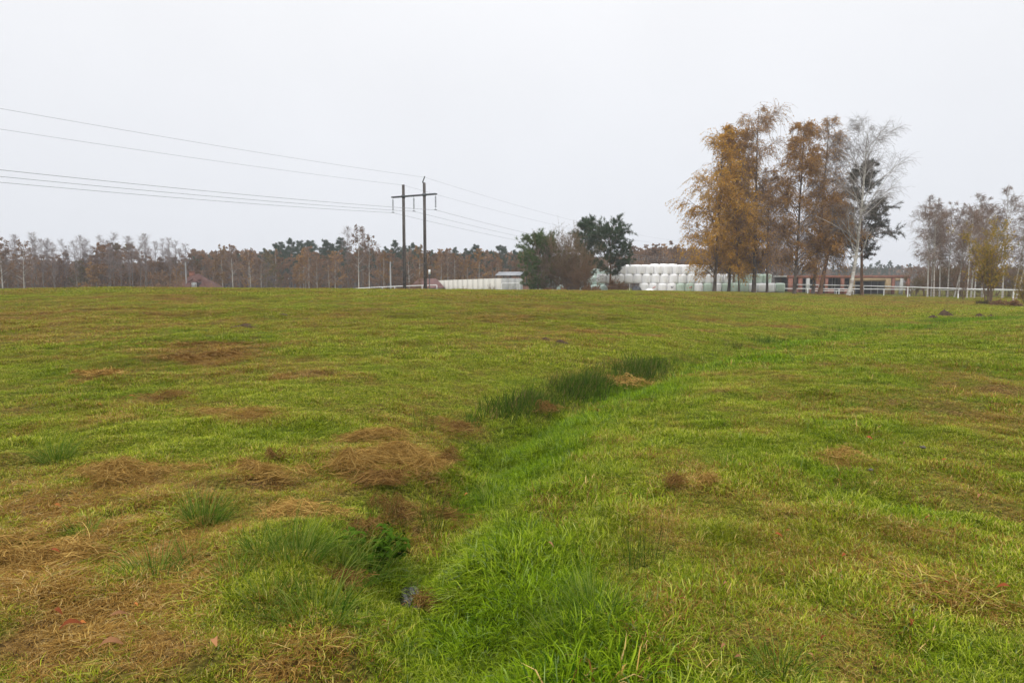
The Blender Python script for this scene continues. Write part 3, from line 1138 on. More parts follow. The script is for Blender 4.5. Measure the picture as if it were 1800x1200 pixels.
GB = "tall birches in front of the bale stack"
for px, depth, top, nm, label, kw in [
    (1254, 80, (1272, 228), "birch_tree", "golden leaved birch, outermost of the clump towards the bale stack, broad drooping crown",
     dict(seed=1, r=.20, width=4.3, leaves=14, leafmat='gold', n1=60, n2=8, n3=8, hang=2.0, crown0=.08, shape=([0, .12, .35, .6, .85, 1], [.75, 1.0, 1, .85, .55, .2]))),
    (1279, 82, (1300, 232), "birch_tree", "golden leaved birch, second trunk from the bale stack end of the clump",
     dict(seed=2, r=.17, width=3.4, leaves=14, leafmat='gold', n1=46, n2=8, n3=8, hang=1.9, crown0=.08)),
    (1297, 79, (1292, 330), "birch_tree", "short twin stemmed golden birch low between two dark trunks of the clump",
     dict(seed=3, r=.10, width=2.4, leaves=12, leafmat='gold', n1=40, n2=9, n3=8, hang=1.3, crown0=.14)),
    (1323, 80, (1336, 194), "birch_tree", "tallest birch of the clump, dark trunk, thin brown drooping top",
     dict(seed=4, r=.24, width=2.5, leaves=5, leafmat='rust', n1=46, n2=8, n3=8, hang=2.2, crown0=.12, twig='twig_purple', shape=([0, .3, .5, .75, .9, 1], [1.0, .95, .65, .85, .75, .3]))),
    (1346, 81, (1352, 300), "birch_tree", "slender birch with few leaves standing beside the tallest birch",
     dict(seed=5, r=.15, width=2.3, leaves=5, leafmat='rust', n1=32, n2=8, n3=8, hang=1.7, crown0=.14, twig='twig_purple')),
    (1394, 80, (1416, 212), "birch_tree", "rusty leaved birch with broad crown in the middle of the clump",
     dict(seed=6, r=.19, width=3.4, leaves=10, leafmat='rust', n1=68, n2=8, n3=8, hang=2.0, crown0=.08)),
    (1426, 81, (1462, 208), "birch_tree", "rusty leaved birch with long hanging twigs next to the leaning brown trunk",
     dict(seed=7, r=.18, width=2.9, leaves=4, leafmat='rust', n1=56, n2=8, n3=9, hang=2.6, crown0=.12, twig='twig_purple', bark='bark_grey')),
    (1438, 79, (1478, 345), "birch_tree", "leaning brown trunked birch with rusty leaves beside the white birch",
     dict(seed=8, r=.26, width=2.5, leaves=10, leafmat='rust', n1=44, n2=9, n3=8, hang=1.2, crown0=.35, bark='bark_pine')),
]:
    b, H, lean = hero(px, depth, top)
    plant_tree(nm, birch(H=H, lean=lean, **kw), label, "tree", b, 0, None, GB)
b, H, lean = hero(1488, 77, (1530, 228))
plant_tree("birch_tree", birch(9, H, .21, 5.0, lean, crown0=.20, leaves=0, bark='bark_white', twig='twig_pale', n1=44, n2=10, n3=9, hang=1.6, hgrav=-.32,
                               ang=.75, g1=.0, shape=([0, .3, .6, .85, 1], [.8, 1, .9, .6, .3]), twig_r=.0065, bend=.6),
           "leafless white barked birch leaning at its foot, in front of a pine", "tree", b, 0, None, GB)
b, H, lean = hero(1512, 84, (1515, 290))
plant_tree("pine_tree", pine(10, H, .2, 3.6, .26, 64, 10, 6, .34, 10, 'needle_brown', ([0, .25, .5, .8, 1], [.85, 1, .85, .62, .25]), lean, .03, .03),
           "dull dark pine standing behind the leafless white birch", "tree", b)

# --- birch grove at the edge towards the yellow tree
rg = np.random.default_rng(77)
grove_protos = [birch(20 + i, 13.0, .11, 2.4, (.4 * (i - 1), 0), crown0=.30, leaves=(1, 2, 3, 2)[i], leaf=.09, leafmat='brown_leaf', bark='bark_white' if i % 2 == 0 else 'bark_pale', twig='twig_purple',
                      n1=30, n2=8, n3=7, hang=1.1, hgrav=-.3, twig_r=.008) for i in range(4)]
gl = [(1627, 92, 347, 0, "first white stem at the building end of the bare birch grove"), (1633, 96, 362, 1, "thin birch close behind the first white stem of the grove"),
      (1638, 90, 352, 3, "birch with bright white stem, second in the front of the grove"), (1648, 100, 372, 2, "grey twigged birch at the back of the grove above the fence"),
      (1662, 92, 358, 1, "sturdy white birch with straight stem in the grove"), (1674, 98, 366, 2, "leaning thin birch behind the fence in the grove"),
      (1680, 91, 362, 3, "brownish crowned birch in the centre of the grove"), (1696, 86, 372, 2, "reddish stemmed young birch in front of the white rail"),
      (1703, 94, 344, 0, "tall pale birch behind the reddish young stems"), (1709, 90, 376, 2, "curved young birch beside the reddish stem in the grove"),
      (1722, 99, 350, 1, "grey birch at the back just before the yellow tree"), (1738, 96, 362, 3, "birch behind the yellow leaved tree"),
      (1758, 92, 332, 0, "tallest white birch of the grove, rising beside the yellow tree"), (1776, 96, 348, 1, "grey birch behind the leaning white stem"),
      (1782, 86, 352, 3, "white stem birch leaning outwards at the end of the grove"), (1800, 90, 352, 0, "birch cut by the picture edge beyond the leaning stem"),
      (1818, 94, 362, 1, "outermost birch of the grove at the picture edge")]
for i, (px, dp, ty, pr, lab) in enumerate(gl):
    b = base(px, dp)
    s = (height_px(ty, dp) - b[2]) / 13.0
    t = plant_tree("birch_tree", grove_protos[pr], lab, "tree", b, float(rg.uniform(0, 6.28)), (s * .92, s * .92, s), "bare birches of the grove behind the rail")
    if "leaning" in lab:
        t.rotation_euler = (0, math.radians(9), 0)
# brown undergrowth of the grove
under = [shrub(60 + i, 4.2, 2.6, 14, 7, 6, 3, .11, 'olive_leaf' if i == 0 else 'brown_leaf', 'twig_brown', .45) for i in range(2)]
for i, (px, dp, h, lab) in enumerate([(1602, 98, 3.4, "olive brown shrub at the building corner of the grove"), (1622, 104, 4.2, "brown shrub behind the first white stems"),
                                      (1655, 106, 5.0, "brown shrub deep in the grove behind straight stem"), (1690, 104, 5.4, "tall brown shrub in the middle of the grove"),
                                      (1720, 104, 5.0, "brown shrub behind the yellow tree"), (1765, 104, 5.2, "brown shrub behind the tallest white birch"), (1800, 100, 5, "brown shrub at the picture edge of the grove"),
                                      (1640, 112, 6, "olive shrub at the far back of the grove"), (1675, 114, 6.5, "high olive shrub at the back of the grove"), (1740, 112, 6.5, "high brown shrub at the back by the yellow tree")]):
    s = h / 4.2
    plant_tree("shrub", under[i % 2], lab, "shrub", base(px, dp), i * 1.3, (s * 1.2, s * 1.2, s), "undergrowth of the grove")

b, H, lean = hero(1734, 60, (1741, 410))
plant_tree("yellow_tree", shrub(31, H * .98, 1.9, 16, 10, 8, 7, .11, 'yellow_leaf', 'twig_brown', .16, .035), "young yellow leaved tree with several thin stems in front of the white rail", "tree", b)
plant_tree("coppice_stems", shrub(32, 2.4, 1.0, 9, 5, 4, 1, .06, 'brown_leaf', 'twig_brown', .35, .022), "small leafless coppice clump at a rail post", "shrub", base(1688, 66))
plant_tree("shrub", shrub(33, 2.6, 2.0, 26, 8, 5, 4, .06, 'yellow_leaf', 'twig_brown', .5, .015, .006), "dark olive shrub cut by the picture edge below the grove", "shrub", base(1808, 50))
for i, (px, dp, s, lab) in enumerate([(1724, 54, .8, "low bramble under the yellow tree"), (1752, 51, .9, "low bramble between the yellow tree and the dark shrub"), (1778, 49, 1.0, "low bramble at the foot of the dark shrub")]):
    plant_tree("bramble", shrub(35 + i, .5 * s, 1.4, 18, 6, 5, 4, .07, 'brown_leaf' if i else 'olive_leaf', 'twig_brown', 1.0, .01, .006, -.05), lab, "bramble", base(px, dp), 0, None, "brambles by the yellow tree")

# --- pines and the bare bush between the wall and the bales
for px, dp, top, lab, kw in [
    (946, 84, (946, 420), "green pine nearest the concrete wall with foliage down to the ground", dict(seed=41, r=.13, width=3.1, crown0=.05, n1=64, n2=9, tufts=7, needle='needle_green', shape=([0, .25, .55, .8, 1], [.45, .95, 1, .7, .3]), up=.12, ang=.95)),
    (1028, 90, (1028, 393), "tall narrow dark pine rising behind the leafless bush", dict(seed=42, r=.15, width=2.0, crown0=.2, n1=64, n2=9, tufts=6, needle='needle', shape=([0, .3, .7, 1], [.8, 1, .9, .5]), up=.16, ang=.95)),
    (1072, 88, (1074, 402), "wide spreading dark pine above the brush heap beside the bales", dict(seed=43, r=.17, width=3.2, crown0=.3, n1=64, n2=9, tufts=6, needle='needle', shape=([0, .3, .7, 1], [.55, .9, 1, .5]), up=.06, ang=1.1)),
]:
    b, H, lean = hero(px, dp, top)
    plant_tree("pine_tree", pine(H=H, lean=lean, **kw), lab, "tree", b)
b, H, lean = hero(1000, 82, (998, 418))
plant_tree("leafless_bush", shrub(44, H, 3.2, 60, 10, 8, 2, .09, 'olive_leaf', 'twig_brown', .62, .03, .009), "large leafless grey brown bush with many upright stems between two pines", "shrub", b)
b, H, lean = hero(1022, 80, (1026, 440))
plant_tree("shrub", shrub(45, H * .8, 2.0, 26, 8, 6, 3, .09, 'brown_leaf', 'twig_brown', .6, .022), "rusty leaved shrub at the foot of the leafless bush", "shrub", b)
b, H, lean = hero(968, 83, (970, 455))
plant_tree("shrub", shrub(46, H * 1.2, 2.0, 34, 9, 8, 2, .09, 'olive_leaf', 'twig_purple', .55, .022), "thin grey shrub between the green pine and the leafless bush", "shrub", b)
for i, (px, dp, h, w, lab) in enumerate([(960, 78, 1.0, 2.0, "brown bramble mound under the green pine"), (990, 78, 1.0, 2.0, "brown bramble mound under the leafless bush"),
                                         (1040, 78, 1.1, 2.2, "brown bramble mound under the rusty shrub"), (1083, 79, 1.5, 2.6, "heaped brown brush beside the lowest white bales")]):
    plant_tree("bramble", shrub(50 + i, h, w, 46, 8, 6, 4, .09, 'brown_leaf', 'twig_brown', 1.25, .018, .01, -.06), lab, "bramble", base(px, dp, .05), 0, None, "brambles in front of the pines")

# --- the wood on the skyline: prototypes of each kind, then individuals
proto = {
    'bare': [birch(100 + i, 12, .09, 1.1, (0.2, 0), crown0=.45, leaves=0, bark='bark_grey', twig='twig_faint', shape=([0, .3, .7, 1], [.7, 1, .9, .5]), n1=24, n2=6, n3=5, hang=.7, hgrav=.08, ang=.5, g1=.10, twig_r=.0065, sides=4, topw=.35) for i in range(3)],
    'brown': [birch(110 + i, 12, .13, 2.3, (.2, 0), crown0=.12, leaves=6, leaf=.24, leafmat='brown_leaf', bark='bark_grey', twig='twig_brown', n1=22, n2=6, n3=5, hang=.9, hgrav=-.05, twig_r=.014, sides=4) for i in range(3)],
    'orange': [birch(120 + i, 12, .12, 2.0, (.2, 0), crown0=.25, leaves=6, leaf=.24, leafmat='orange_leaf', bark='bark_pale', twig='twig_brown', n1=22, n2=6, n3=5, hang=.9, hgrav=-.15, twig_r=.014, sides=4) for i in range(3)],
    'white': [birch(130 + i, 12, .11, 1.9, (.3, 0), crown0=.35, leaves=2, leaf=.22, leafmat='brown_leaf', bark='bark_white', twig='twig_purple', n1=22, n2=6, n3=5, hang=.9, hgrav=-.15, twig_r=.012, sides=4) for i in range(2)],
    'pine': [pine(140 + i, 14, .16, 2.5, .35, 40, 6, 4, .5, 8, 'needle', ([0, .25, .6, .85, 1], [.55, 1, .75, .45, .15]), (.2, 0), .045, .03, 1.3) for i in range(3)],
    'olive': [birch(150 + i, 10, .1, 2.1, (.1, 0), crown0=.1, leaves=6, leaf=.24, leafmat='olive_leaf', bark='bark_grey', twig='twig_brown', n1=20, n2=6, n3=5, hang=.9, hgrav=-.05, twig_r=.014, sides=4) for i in range(1)],
}
PH = {'bare': 12, 'brown': 12, 'orange': 12, 'white': 12, 'pine': 14, 'olive': 10}
rw = np.random.default_rng(5)
wood = []   # (px, top y, depth, kind)
for px in np.arange(-12, 345, 7.5):        # slender bare trees behind the crest on the left
    wood.append((px + rw.uniform(-7, 7), rw.uniform(412, 442) + (8 if px > 290 else 0), rw.uniform(112, 140), 'bare'))
for px in np.arange(-10, 350, 9):
    hi = 430 if 175 < px < 245 else 450
    wood.append((px + rw.uniform(-5, 5), hi + rw.uniform(-5, 10), rw.uniform(125, 150), 'brown' if rw.uniform() < .8 else 'olive'))
for px, ty in ((75, 455), (190, 462), (205, 475), (268, 463), (335, 456), (345, 452), (150, 466)):
    wood.append((px, ty, 155, 'pine'))
for px, ty in ((165, 462), (174, 466), (322, 460), (4, 440), (50, 462)):
    wood.append((px, ty, 122, 'orange' if px > 100 else 'brown'))
for px in np.arange(352, 925, 15):          # mixed wood: deciduous front
    top = np.interp(px, [350, 400, 450, 500, 560, 640, 720, 800, 920], [445, 436, 440, 446, 440, 446, 448, 446, 452])
    kk = rw.choice(['brown', 'brown', 'orange', 'white', 'olive', 'brown'])
    if kk == 'white':
        kk = 'brown'
    wood.append((px + rw.uniform(-6, 6), top + rw.uniform(-8, 10), rw.uniform(140, 165), kk))
for px in np.arange(360, 930, 21):
    top = np.interp(px, [350, 420, 500, 560, 620, 700, 800, 930], [452, 444, 432, 428, 430, 436, 440, 440])
    wood.append((px + rw.uniform(-7, 7), top + rw.uniform(-6, 8), rw.uniform(175, 200), 'pine'))
for px, ty in ((518, 420), (497, 427), (578, 424), (604, 420), (545, 424), (697, 424), (724, 428), (837, 431), (878, 432)):
    wood.append((px, ty, 178, 'pine'))
for px, ty in ((395, 432), (440, 440), (540, 434), (590, 442), (676, 441), (775, 438), (800, 447), (823, 452), (842, 437), (738, 432), (560, 462), (530, 455)):
    wood.append((px, ty, 138, 'orange'))
for px, ty in ((444, 438), (461, 455), (545, 440), (559, 456), (581, 455), (591, 450), (721, 440), (776, 442), (788, 438), (800, 450), (877, 462), (413, 432)):
    wood.append((px, ty, 132, 'white'))
for px in np.arange(1112, 1215, 11):
    wood.append((px + rw.uniform(-4, 4), 430 + rw.uniform(-6, 8), rw.uniform(165, 185), 'brown' if rw.uniform() < .75 else 'orange'))
for px in np.arange(1380, 1640, 13):
    wood.append((px + rw.uniform(-4, 4), 466 + rw.uniform(-8, 8), rw.uniform(300, 340), rw.choice(['pine', 'pine', 'brown'])))
for px in np.arange(1590, 1830, 22):
    wood.append((px + rw.uniform(-4, 4), 468 + rw.uniform(-8, 8), rw.uniform(200, 240), rw.choice(['brown', 'olive', 'brown'])))
wood.append((632, 398, 118, 'white'))
wood.append((650, 412, 120, 'white'))
wood.append((613, 400, 119, 'bare'))
wood.append((640, 405, 123, 'bare'))
wood.append((10, 418, 100, 'white'))
wood.append((46, 424, 100, 'white'))
DESC = {'bare': ("slender_bare_tree", "slender leafless grey tree on the skyline behind the crest, {} from the picture's outer edge"),
        'brown': ("brown_leaved_tree", "brown leaved broad tree of the skyline wood, {} of its kind from the outer edge"),
        'orange': ("orange_birch_tree", "orange leaved birch of the skyline wood, {} of its kind from the outer edge"),
        'white': ("white_birch_tree", "white stemmed nearly bare birch at the wood's edge, {} from the outer edge"),
        'pine': ("forest_pine_tree", "dark green pine rising in the skyline wood, {} of its kind from the outer edge"),
        'olive': ("olive_leaved_tree", "dull olive leaved tree of the skyline wood, {} of its kind from the outer edge")}
for kd in DESC:
    rows = sorted([w for w in wood if w[3] == kd])
    for i, (px, ty, dp, _) in enumerate(rows):
        pm = proto[kd][i % len(proto[kd])]
        b = base(px, dp)
        s = (height_px(ty, dp) - b[2]) / PH[kd]
        w = s * float(rw.uniform(.9, 1.2)) * (1.15 if kd in ('brown', 'olive') else 1)
        plant_tree(DESC[kd][0], pm, DESC[kd][1].format(ordinal(i)), "tree", b, float(rw.uniform(0, 6.28)), (w, w, s), "trees of the skyline wood, " + kd)


def far_wood():
    """the closed mass of stems and twigs deeper in the wood: no single tree can be told there"""
    rng = np.random.default_rng(9)
    a = Acc()
    for (p0, p1, d0, d1, top, n) in ((-60, 352, 150, 190, 465, 15000), (340, 940, 195, 250, 446, 22000), (1105, 1390, 190, 230, 440, 9000), (1370, 1850, 330, 400, 474, 12000), (930, 1110, 200, 240, 455, 5000)):
        px = rng.uniform(p0, p1, n)
        dp = rng.uniform(d0, d1, n)
        x = (px - 900) / FPX * dp
        zb = terrain(x, dp, False)
        t = top + 9 * (fbm(px * .06, dp * .03, 71, 3) - .5) * 2
        zt = EYE + (496 - t) / FPX * dp
        z = zb + (zt - zb) * rng.uniform(0, 1, n) ** .8
        C = np.stack([x, dp, z], -1)
        A = nrm(rng.normal(0, 1, (n, 3)) * np.array([.35, .35, 1]))
        B = nrm(np.cross(A, rng.normal(0, 1, (n, 3))))
        S = (rng.uniform(.35, .9, n) * dp / 190)[:, None]
        V = np.stack([C - A * S, C + B * S * .45, C + A * S, C - B * S * .45], 1).reshape(-1, 3)
        a.add(V, np.arange(n * 4).reshape(-1, 4), 0)
        nt = n // 30
        px = rng.uniform(p0, p1, nt)
        dp = rng.uniform(d0, d0 + 10, nt)
        x = (px - 900) / FPX * dp
        zb = terrain(x, dp, False)
        zt = zb + (EYE + (496 - top) / FPX * dp - zb) * rng.uniform(.6, 1.0, nt)
        P = np.stack([np.stack([x, dp, zb], -1), np.stack([x + .2, dp, (zb + zt) / 2], -1), np.stack([x, dp, zt], -1)], 1)
        V, F = tubes(P, np.tile([.14, .11, .04], (nt, 1)), 4)
        a.add(V, F, 1)
    me = a.mesh("far_wood", [M['brown_leaf'], M['bark_grey']])
    obj("far_wood", me, kind="stuff", label="brown mass of twigs and stems deeper in the wood", category="wood")


far_wood()

# ------------------------------------------------------------------ power line
PD = 80.0
PX0 = (732 - 900) / FPX * PD * (CP + (600 - 370) / FPX * SP)
AZ = math.radians(30)
LD = np.array([math.sin(AZ), math.cos(AZ), 0])
LN = np.array([math.cos(AZ), -math.sin(AZ), 0])
ARM = 6.2
HPH, HARM, HP1, HP2 = 9.8, 11.55, 12.9, 12.9


def portal(name, loc, label, legs_z):
    t = thing(name, label, "power pylon", loc, -AZ, "portal pylons of the power line")
    for s, ht in ((-1, HP1), (1, HP2)):
        a = Acc()
        x = s * 1.52
        # two concrete chords joined by rungs: the pole is a ladder-like precast beam
        for e in (-1, 1):
            bar(a, (x + e * .13, 0, legs_z), (x + e * .085, 0, ht), .085, .20)
        for z in np.arange(legs_z + .5, ht - .1, .75):
            bar(a, (x - .10, 0, z), (x + .10, 0, z), .16, .17)
        pole = obj("pole", a.mesh("pole", M['pole']), t)
        a = Acc()
        box(a, x - .16, x + .16, -.16, .16, HARM - .16, HARM + .16)
        obj("clamp", a.mesh("clamp", M['steel']), pole)
    a = Acc()
    bar(a, (-ARM / 2 - .1, .14, HARM), (ARM / 2 + .1, .14, HARM), .10, .16)
    bar(a, (-ARM / 2 - .1, -.14, HARM), (ARM / 2 + .1, -.14, HARM), .10, .16)
    obj("crossarm", a.mesh("crossarm", M['steel']), t)
    for x in (-ARM / 2, 0, ARM / 2):
        a = Acc()
        tube_line(a, [(x, 0, HARM), (x, 0, HPH)], .02, 5)
        n = 9
        for i in range(n):
            z = HARM - .35 - i * .135
            tube_line(a, [(x, 0, z + .05), (x, 0, z + .02), (x, 0, z - .02), (x, 0, z - .03)], [.03, .10, .11, .03], 10)
        bar(a, (x, -.22, HPH), (x, .22, HPH), .05, .06)
        obj("insulator_string", a.mesh("insulator_string", M['insul']), t)
    a = Acc()
    bar(a, (1.52, 0, HP2), (1.30, 0, HP2 + .10), .09, .09)
    bar(a, (1.26, 0, HP2 + .02), (1.62, 0, HP2 + .72), .09, .09)
    bar(a, (1.62, 0, HP2 + .72), (1.45, 0, HP2 + .45), .06, .06)
    obj("earth_wire_bracket", a.mesh("earth_wire_bracket", M['steel']), t)
    return t


pz = tz(PX0, PD)
portal("portal_pylon", (PX0, PD, 0), "twin concrete pole pylon with one crossarm standing behind the hill crest", pz - .3)


def span_wire(off, z0, side, slope, label):
    b2 = 4.0e-4
    L = slope / b2
    s = np.linspace(0, L if side > 0 else 150, 60)
    z = z0 - slope * s + b2 * s * s
    p = np.array([PX0, PD, 0]) + LN * off
    pts = [tuple(p + LD * side * q + np.array([0, 0, zz])) for q, zz in zip(s, z)]
    a = Acc()
    tube_line(a, pts, .015 if z0 < 11 else .010, 4)
    o = obj("power_wire", a.mesh("power_wire", M['wire']), label=label, category="wire", group="wires of the power line")
    return o


NM = ("outer insulator farthest along the crossarm towards the house roof", "middle insulator of the crossarm", "outer insulator nearest the concrete wall")
for k, off in enumerate((-ARM / 2, 0, ARM / 2)):
    span_wire(off, HPH - .05, -1, .053, "power wire running from the %s over the hill towards the viewer" % ("far end insulator", "middle insulator", "near end insulator")[k])
    span_wire(off, HPH - .05, 1, .068, "power wire running from the %s away behind the pines" % ("far end insulator", "middle insulator", "near end insulator")[k])
for k, off, z in ((0, -1.52, HP1 - .05), (1, 1.55, HP2 + .62)):
    span_wire(off, z, -1, .050, "thin earth wire from the %s top over the hill towards the viewer" % ("plain pole", "bracketed pole")[k])
    span_wire(off, z, 1, .060, "thin earth wire from the %s top away above the pines" % ("plain pole", "bracketed pole")[k])

# small poles
def utility_pole(px, topy, dp, label, arm=True):
    b = base(px, dp)
    h = height_px(topy, dp) - b[2]
    t = thing("utility_pole", label, "pole", b, 0.2, "small utility poles")
    a = Acc()
    tube_line(a, [(0, 0, -.2), (0, 0, h)], [.16, .11], 8)
    obj("shaft", a.mesh("shaft", M['pole_light']), t)
    if arm:
        a = Acc()
        bar(a, (-.55, 0, h - .15), (.55, 0, h - .15), .07, .07)
        obj("crossarm", a.mesh("arm", M['steel']), t)
        for x in (-.5, 0, .5):
            a = Acc()
            tube_line(a, [(x, 0, h - .12), (x, 0, h + .12)], [.05, .03], 6)
            obj("insulator", a.mesh("ins", M['insul']), t)


utility_pole(331, 461, 116, "grey utility pole standing in front of the red house roof")
utility_pole(688, 460, 112, "grey utility pole with short crossarm left of the twin pole pylon")
b = base(756, 84)
t = thing("marker_post", "thin dark post carrying a white box beside the bracketed pylon pole", "post", b)
h = height_px(474, 84) - b[2]
a = Acc()
tube_line(a, [(0, 0, -.2), (0, 0, h)], .05, 6)
obj("shaft", a.mesh("shaft", M['steel']), t)
a = Acc()
box(a, -.12, .12, -.1, .1, h - .55, h + .02)
obj("white_box", a.mesh("white_box", M['white_paint']), t)

# ------------------------------------------------------------------ houses behind the crest
def tile_rows(a, p0, p1, q0, q1, rows, mat=0, th=.06):
    """overlapping courses on the slope p0-p1 (eave) to q0-q1 (ridge)"""
    p0, p1, q0, q1 = [np.array(v, float) for v in (p0, p1, q0, q1)]
    nrm_ = np.cross(p1 - p0, (q0 + q1) / 2 - (p0 + p1) / 2)
    nrm_ /= np.linalg.norm(nrm_)
    for i in range(rows):
        s0, s1 = i / rows, (i + 1.12) / rows
        s1 = min(s1, 1.0)
        A, B = p0 + (q0 - p0) * s0, p1 + (q1 - p1) * s0
        C, D = p1 + (q1 - p1) * s1, q0 * 0 + p0 + (q0 - p0) * s1
        up = nrm_ * th
        V = [A, B, C, D, A + up, B + up, C + up * .3, D + up * .3]
        F = [(0, 3, 2, 1), (4, 5, 6, 7), (0, 1, 5, 4), (1, 2, 6, 5), (2, 3, 7, 6), (3, 0, 4, 7)]
        a.add(V, F, mat)


def hip_house(loc, rot, L, W, eave, ridge, hipl, label, tiles, chimney=None, dormer=None, name="house"):
    t = thing(name, label, "house", loc, rot)
    a = Acc()
    box(a, -L / 2 + .4, L / 2 - .4, -W / 2 + .4, W / 2 - .4, 0, eave)
    obj("wall", a.mesh("wall", M['plaster']), t)
    rx = L / 2 - hipl
    E = [(-L / 2, -W / 2, eave), (L / 2, -W / 2, eave), (L / 2, W / 2, eave), (-L / 2, W / 2, eave)]
    r0, r1 = (-rx, 0, ridge), (rx, 0, ridge)
    a = Acc()
    n = 12
    tile_rows(a, E[0], E[1], r0, r1, n)
    tile_rows(a, E[1], E[2], r1, r1, n)
    tile_rows(a, E[2], E[3], r1, r0, n)
    tile_rows(a, E[3], E[0], r0, r0, n)
    rf = obj("roof", a.mesh("roof", M[tiles]), t)
    if chimney:
        a = Acc()
        cx, cz = chimney
        box(a, cx - .35, cx + .35, -.3, .3, ridge - .8, ridge + cz)
        box(a, cx - .42, cx + .42, -.37, .37, ridge + cz, ridge + cz + .12)
        obj("chimney", a.mesh("chimney", M['brick']), rf)
    if dormer:
        dx, dz = dormer
        fy = -W / 2 * (1 - (dz - eave) / (ridge - eave))
        a = Acc()
        box(a, dx - .6, dx + .6, fy - .35, fy + 1.2, dz - .25, dz + .85)
        dm = obj("dormer", a.mesh("dormer", M['dark_wood']), t)
        a = Acc()
        bar(a, (dx - .95, fy - .55, dz + .72), (dx, fy - .55, dz + 1.35), .5, .08)
        bar(a, (dx + .95, fy - .55, dz + .72), (dx, fy - .55, dz + 1.35), .5, .08)
        bar(a, (dx, fy - .5, dz + 1.28), (dx, fy + 1.6, dz + 1.28), .5, .08)
        obj("dormer_roof", a.mesh("dormer_roof", M['tile_red']), t)
        a = Acc()
        y = fy - .39
        for x0, x1, z0, z1 in ((-.42, .42, -.05, .03), (-.42, .42, .66, .74), (-.42, -.34, .03, .66), (.34, .42, .03, .66), (-.04, .04, .03, .66), (-.34, .34, .33, .38)):
            box(a, dx + x0, dx + x1, y - .05, y + .02, dz + z0, dz + z1)
        w = obj("window", a.mesh("window", M['white_paint']), t)
        for x0, x1 in ((-.34, -.04), (.04, .34)):
            a = Acc()
            box(a, dx + x0, dx + x1, y - .01, y + .03, dz + .03, dz + .66)
            obj("pane", a.mesh("pane", M['glass']), w)
    return t


dp = 118
hb = base(350, dp)
ez = height_px(511, dp) - hb[2]
rz = height_px(482, dp) - hb[2]
hip_house(hb, math.radians(-4), 7.6, 7.4, ez, rz, 3.3, "house with steep red tiled roof and small dormer showing above the crest", 'tile_red', (-.85, .4), (1.2, height_px(504, dp) - hb[2]))
dp = 112
hb = base(752, dp)
ez = height_px(506, dp) - hb[2]
rz = height_px(490, dp) - hb[2]
hip_house(hb, math.radians(6), 5.6, 5.0, ez, rz, 1.3, "low house with faded pinkish red roof behind the twin pole pylon", 'tile_pink')

for i, (px, dp, h, lab) in enumerate([(300, 110, 5.4, "brown leafy shrub hiding one end of the red house roof"), (318, 108, 4.6, "brown leafy shrub beside the utility pole at the red roof"),
                                      (372, 112, 3.4, "small brown shrub at the low end of the red roof"), (726, 104, 4.2, "brown shrub in front of the pinkish roof's outer end"), (740, 106, 3.6, "dark brown shrub between the pinkish roof and the pylon")]):
    plant_tree("shrub", under[1], lab, "shrub", base(px, dp), i * .9, (h / 4.2,) * 3, "shrubs by the far roofs")

# open barn behind the wall
dp = 122
bb = base(899, dp)
t = thing("barn", "open barn with grey metal roof and brown brick end behind the concrete wall", "barn", bb, math.radians(-18))
ez, rz = height_px(484.5, dp) - bb[2], height_px(478, dp) - bb[2]
a = Acc()
L2, W2 = 2.35, 2.2
for s in (-1, 1):
    tile_rows(a, (-L2 * s, -W2 * s, ez), (L2 * s, -W2 * s, ez), (-L2 * s, 0, rz), (L2 * s, 0, rz), 4, 0, .05)
obj("roof", a.mesh("roof", M['tin']), t)
a = Acc()
a.add([(L2 - .2, -W2 + .2, ez - .05), (L2 - .2, W2 - .2, ez - .05), (L2 - .2, 0, rz - .1), (L2 - .3, -W2 + .2, ez - .05), (L2 - .3, W2 - .2, ez - .05), (L2 - .3, 0, rz - .1)], [(0, 1, 2), (5, 4, 3)])
obj("gable", a.mesh("gable", M['dark_wood']), t)
a = Acc()
box(a, .6, L2 - .25, -W2 + .35, W2 - .35, -.2, ez - .25)
obj("brick_wall", a.mesh("brick_wall", M['brick_brown']), t)
for x in (-L2 + .2, -.8, .4, L2 - .15):
    for y in (-W2 + .2, W2 - .2):
        a = Acc()
        box(a, x - .07, x + .07, y - .07, y + .07, -.2, ez)
        obj("post", a.mesh("post", M['dark_wood']), t)
dp = 104
bb = base(930, dp)
t = thing("shed", "low dark red shed with flat pale roof at the end of the concrete wall", "shed", bb, 0)
zt = height_px(498, dp) - bb[2]
a = Acc()
box(a, -1.0, 1.0, 0, 2, -.2, zt - .12)
obj("wall", a.mesh("wall", M['brick_brown']), t)
a = Acc()
box(a, -1.2, 1.3, -.3, 2.2, zt - .12, zt)
obj("roof", a.mesh("roof", M['tin']), t)

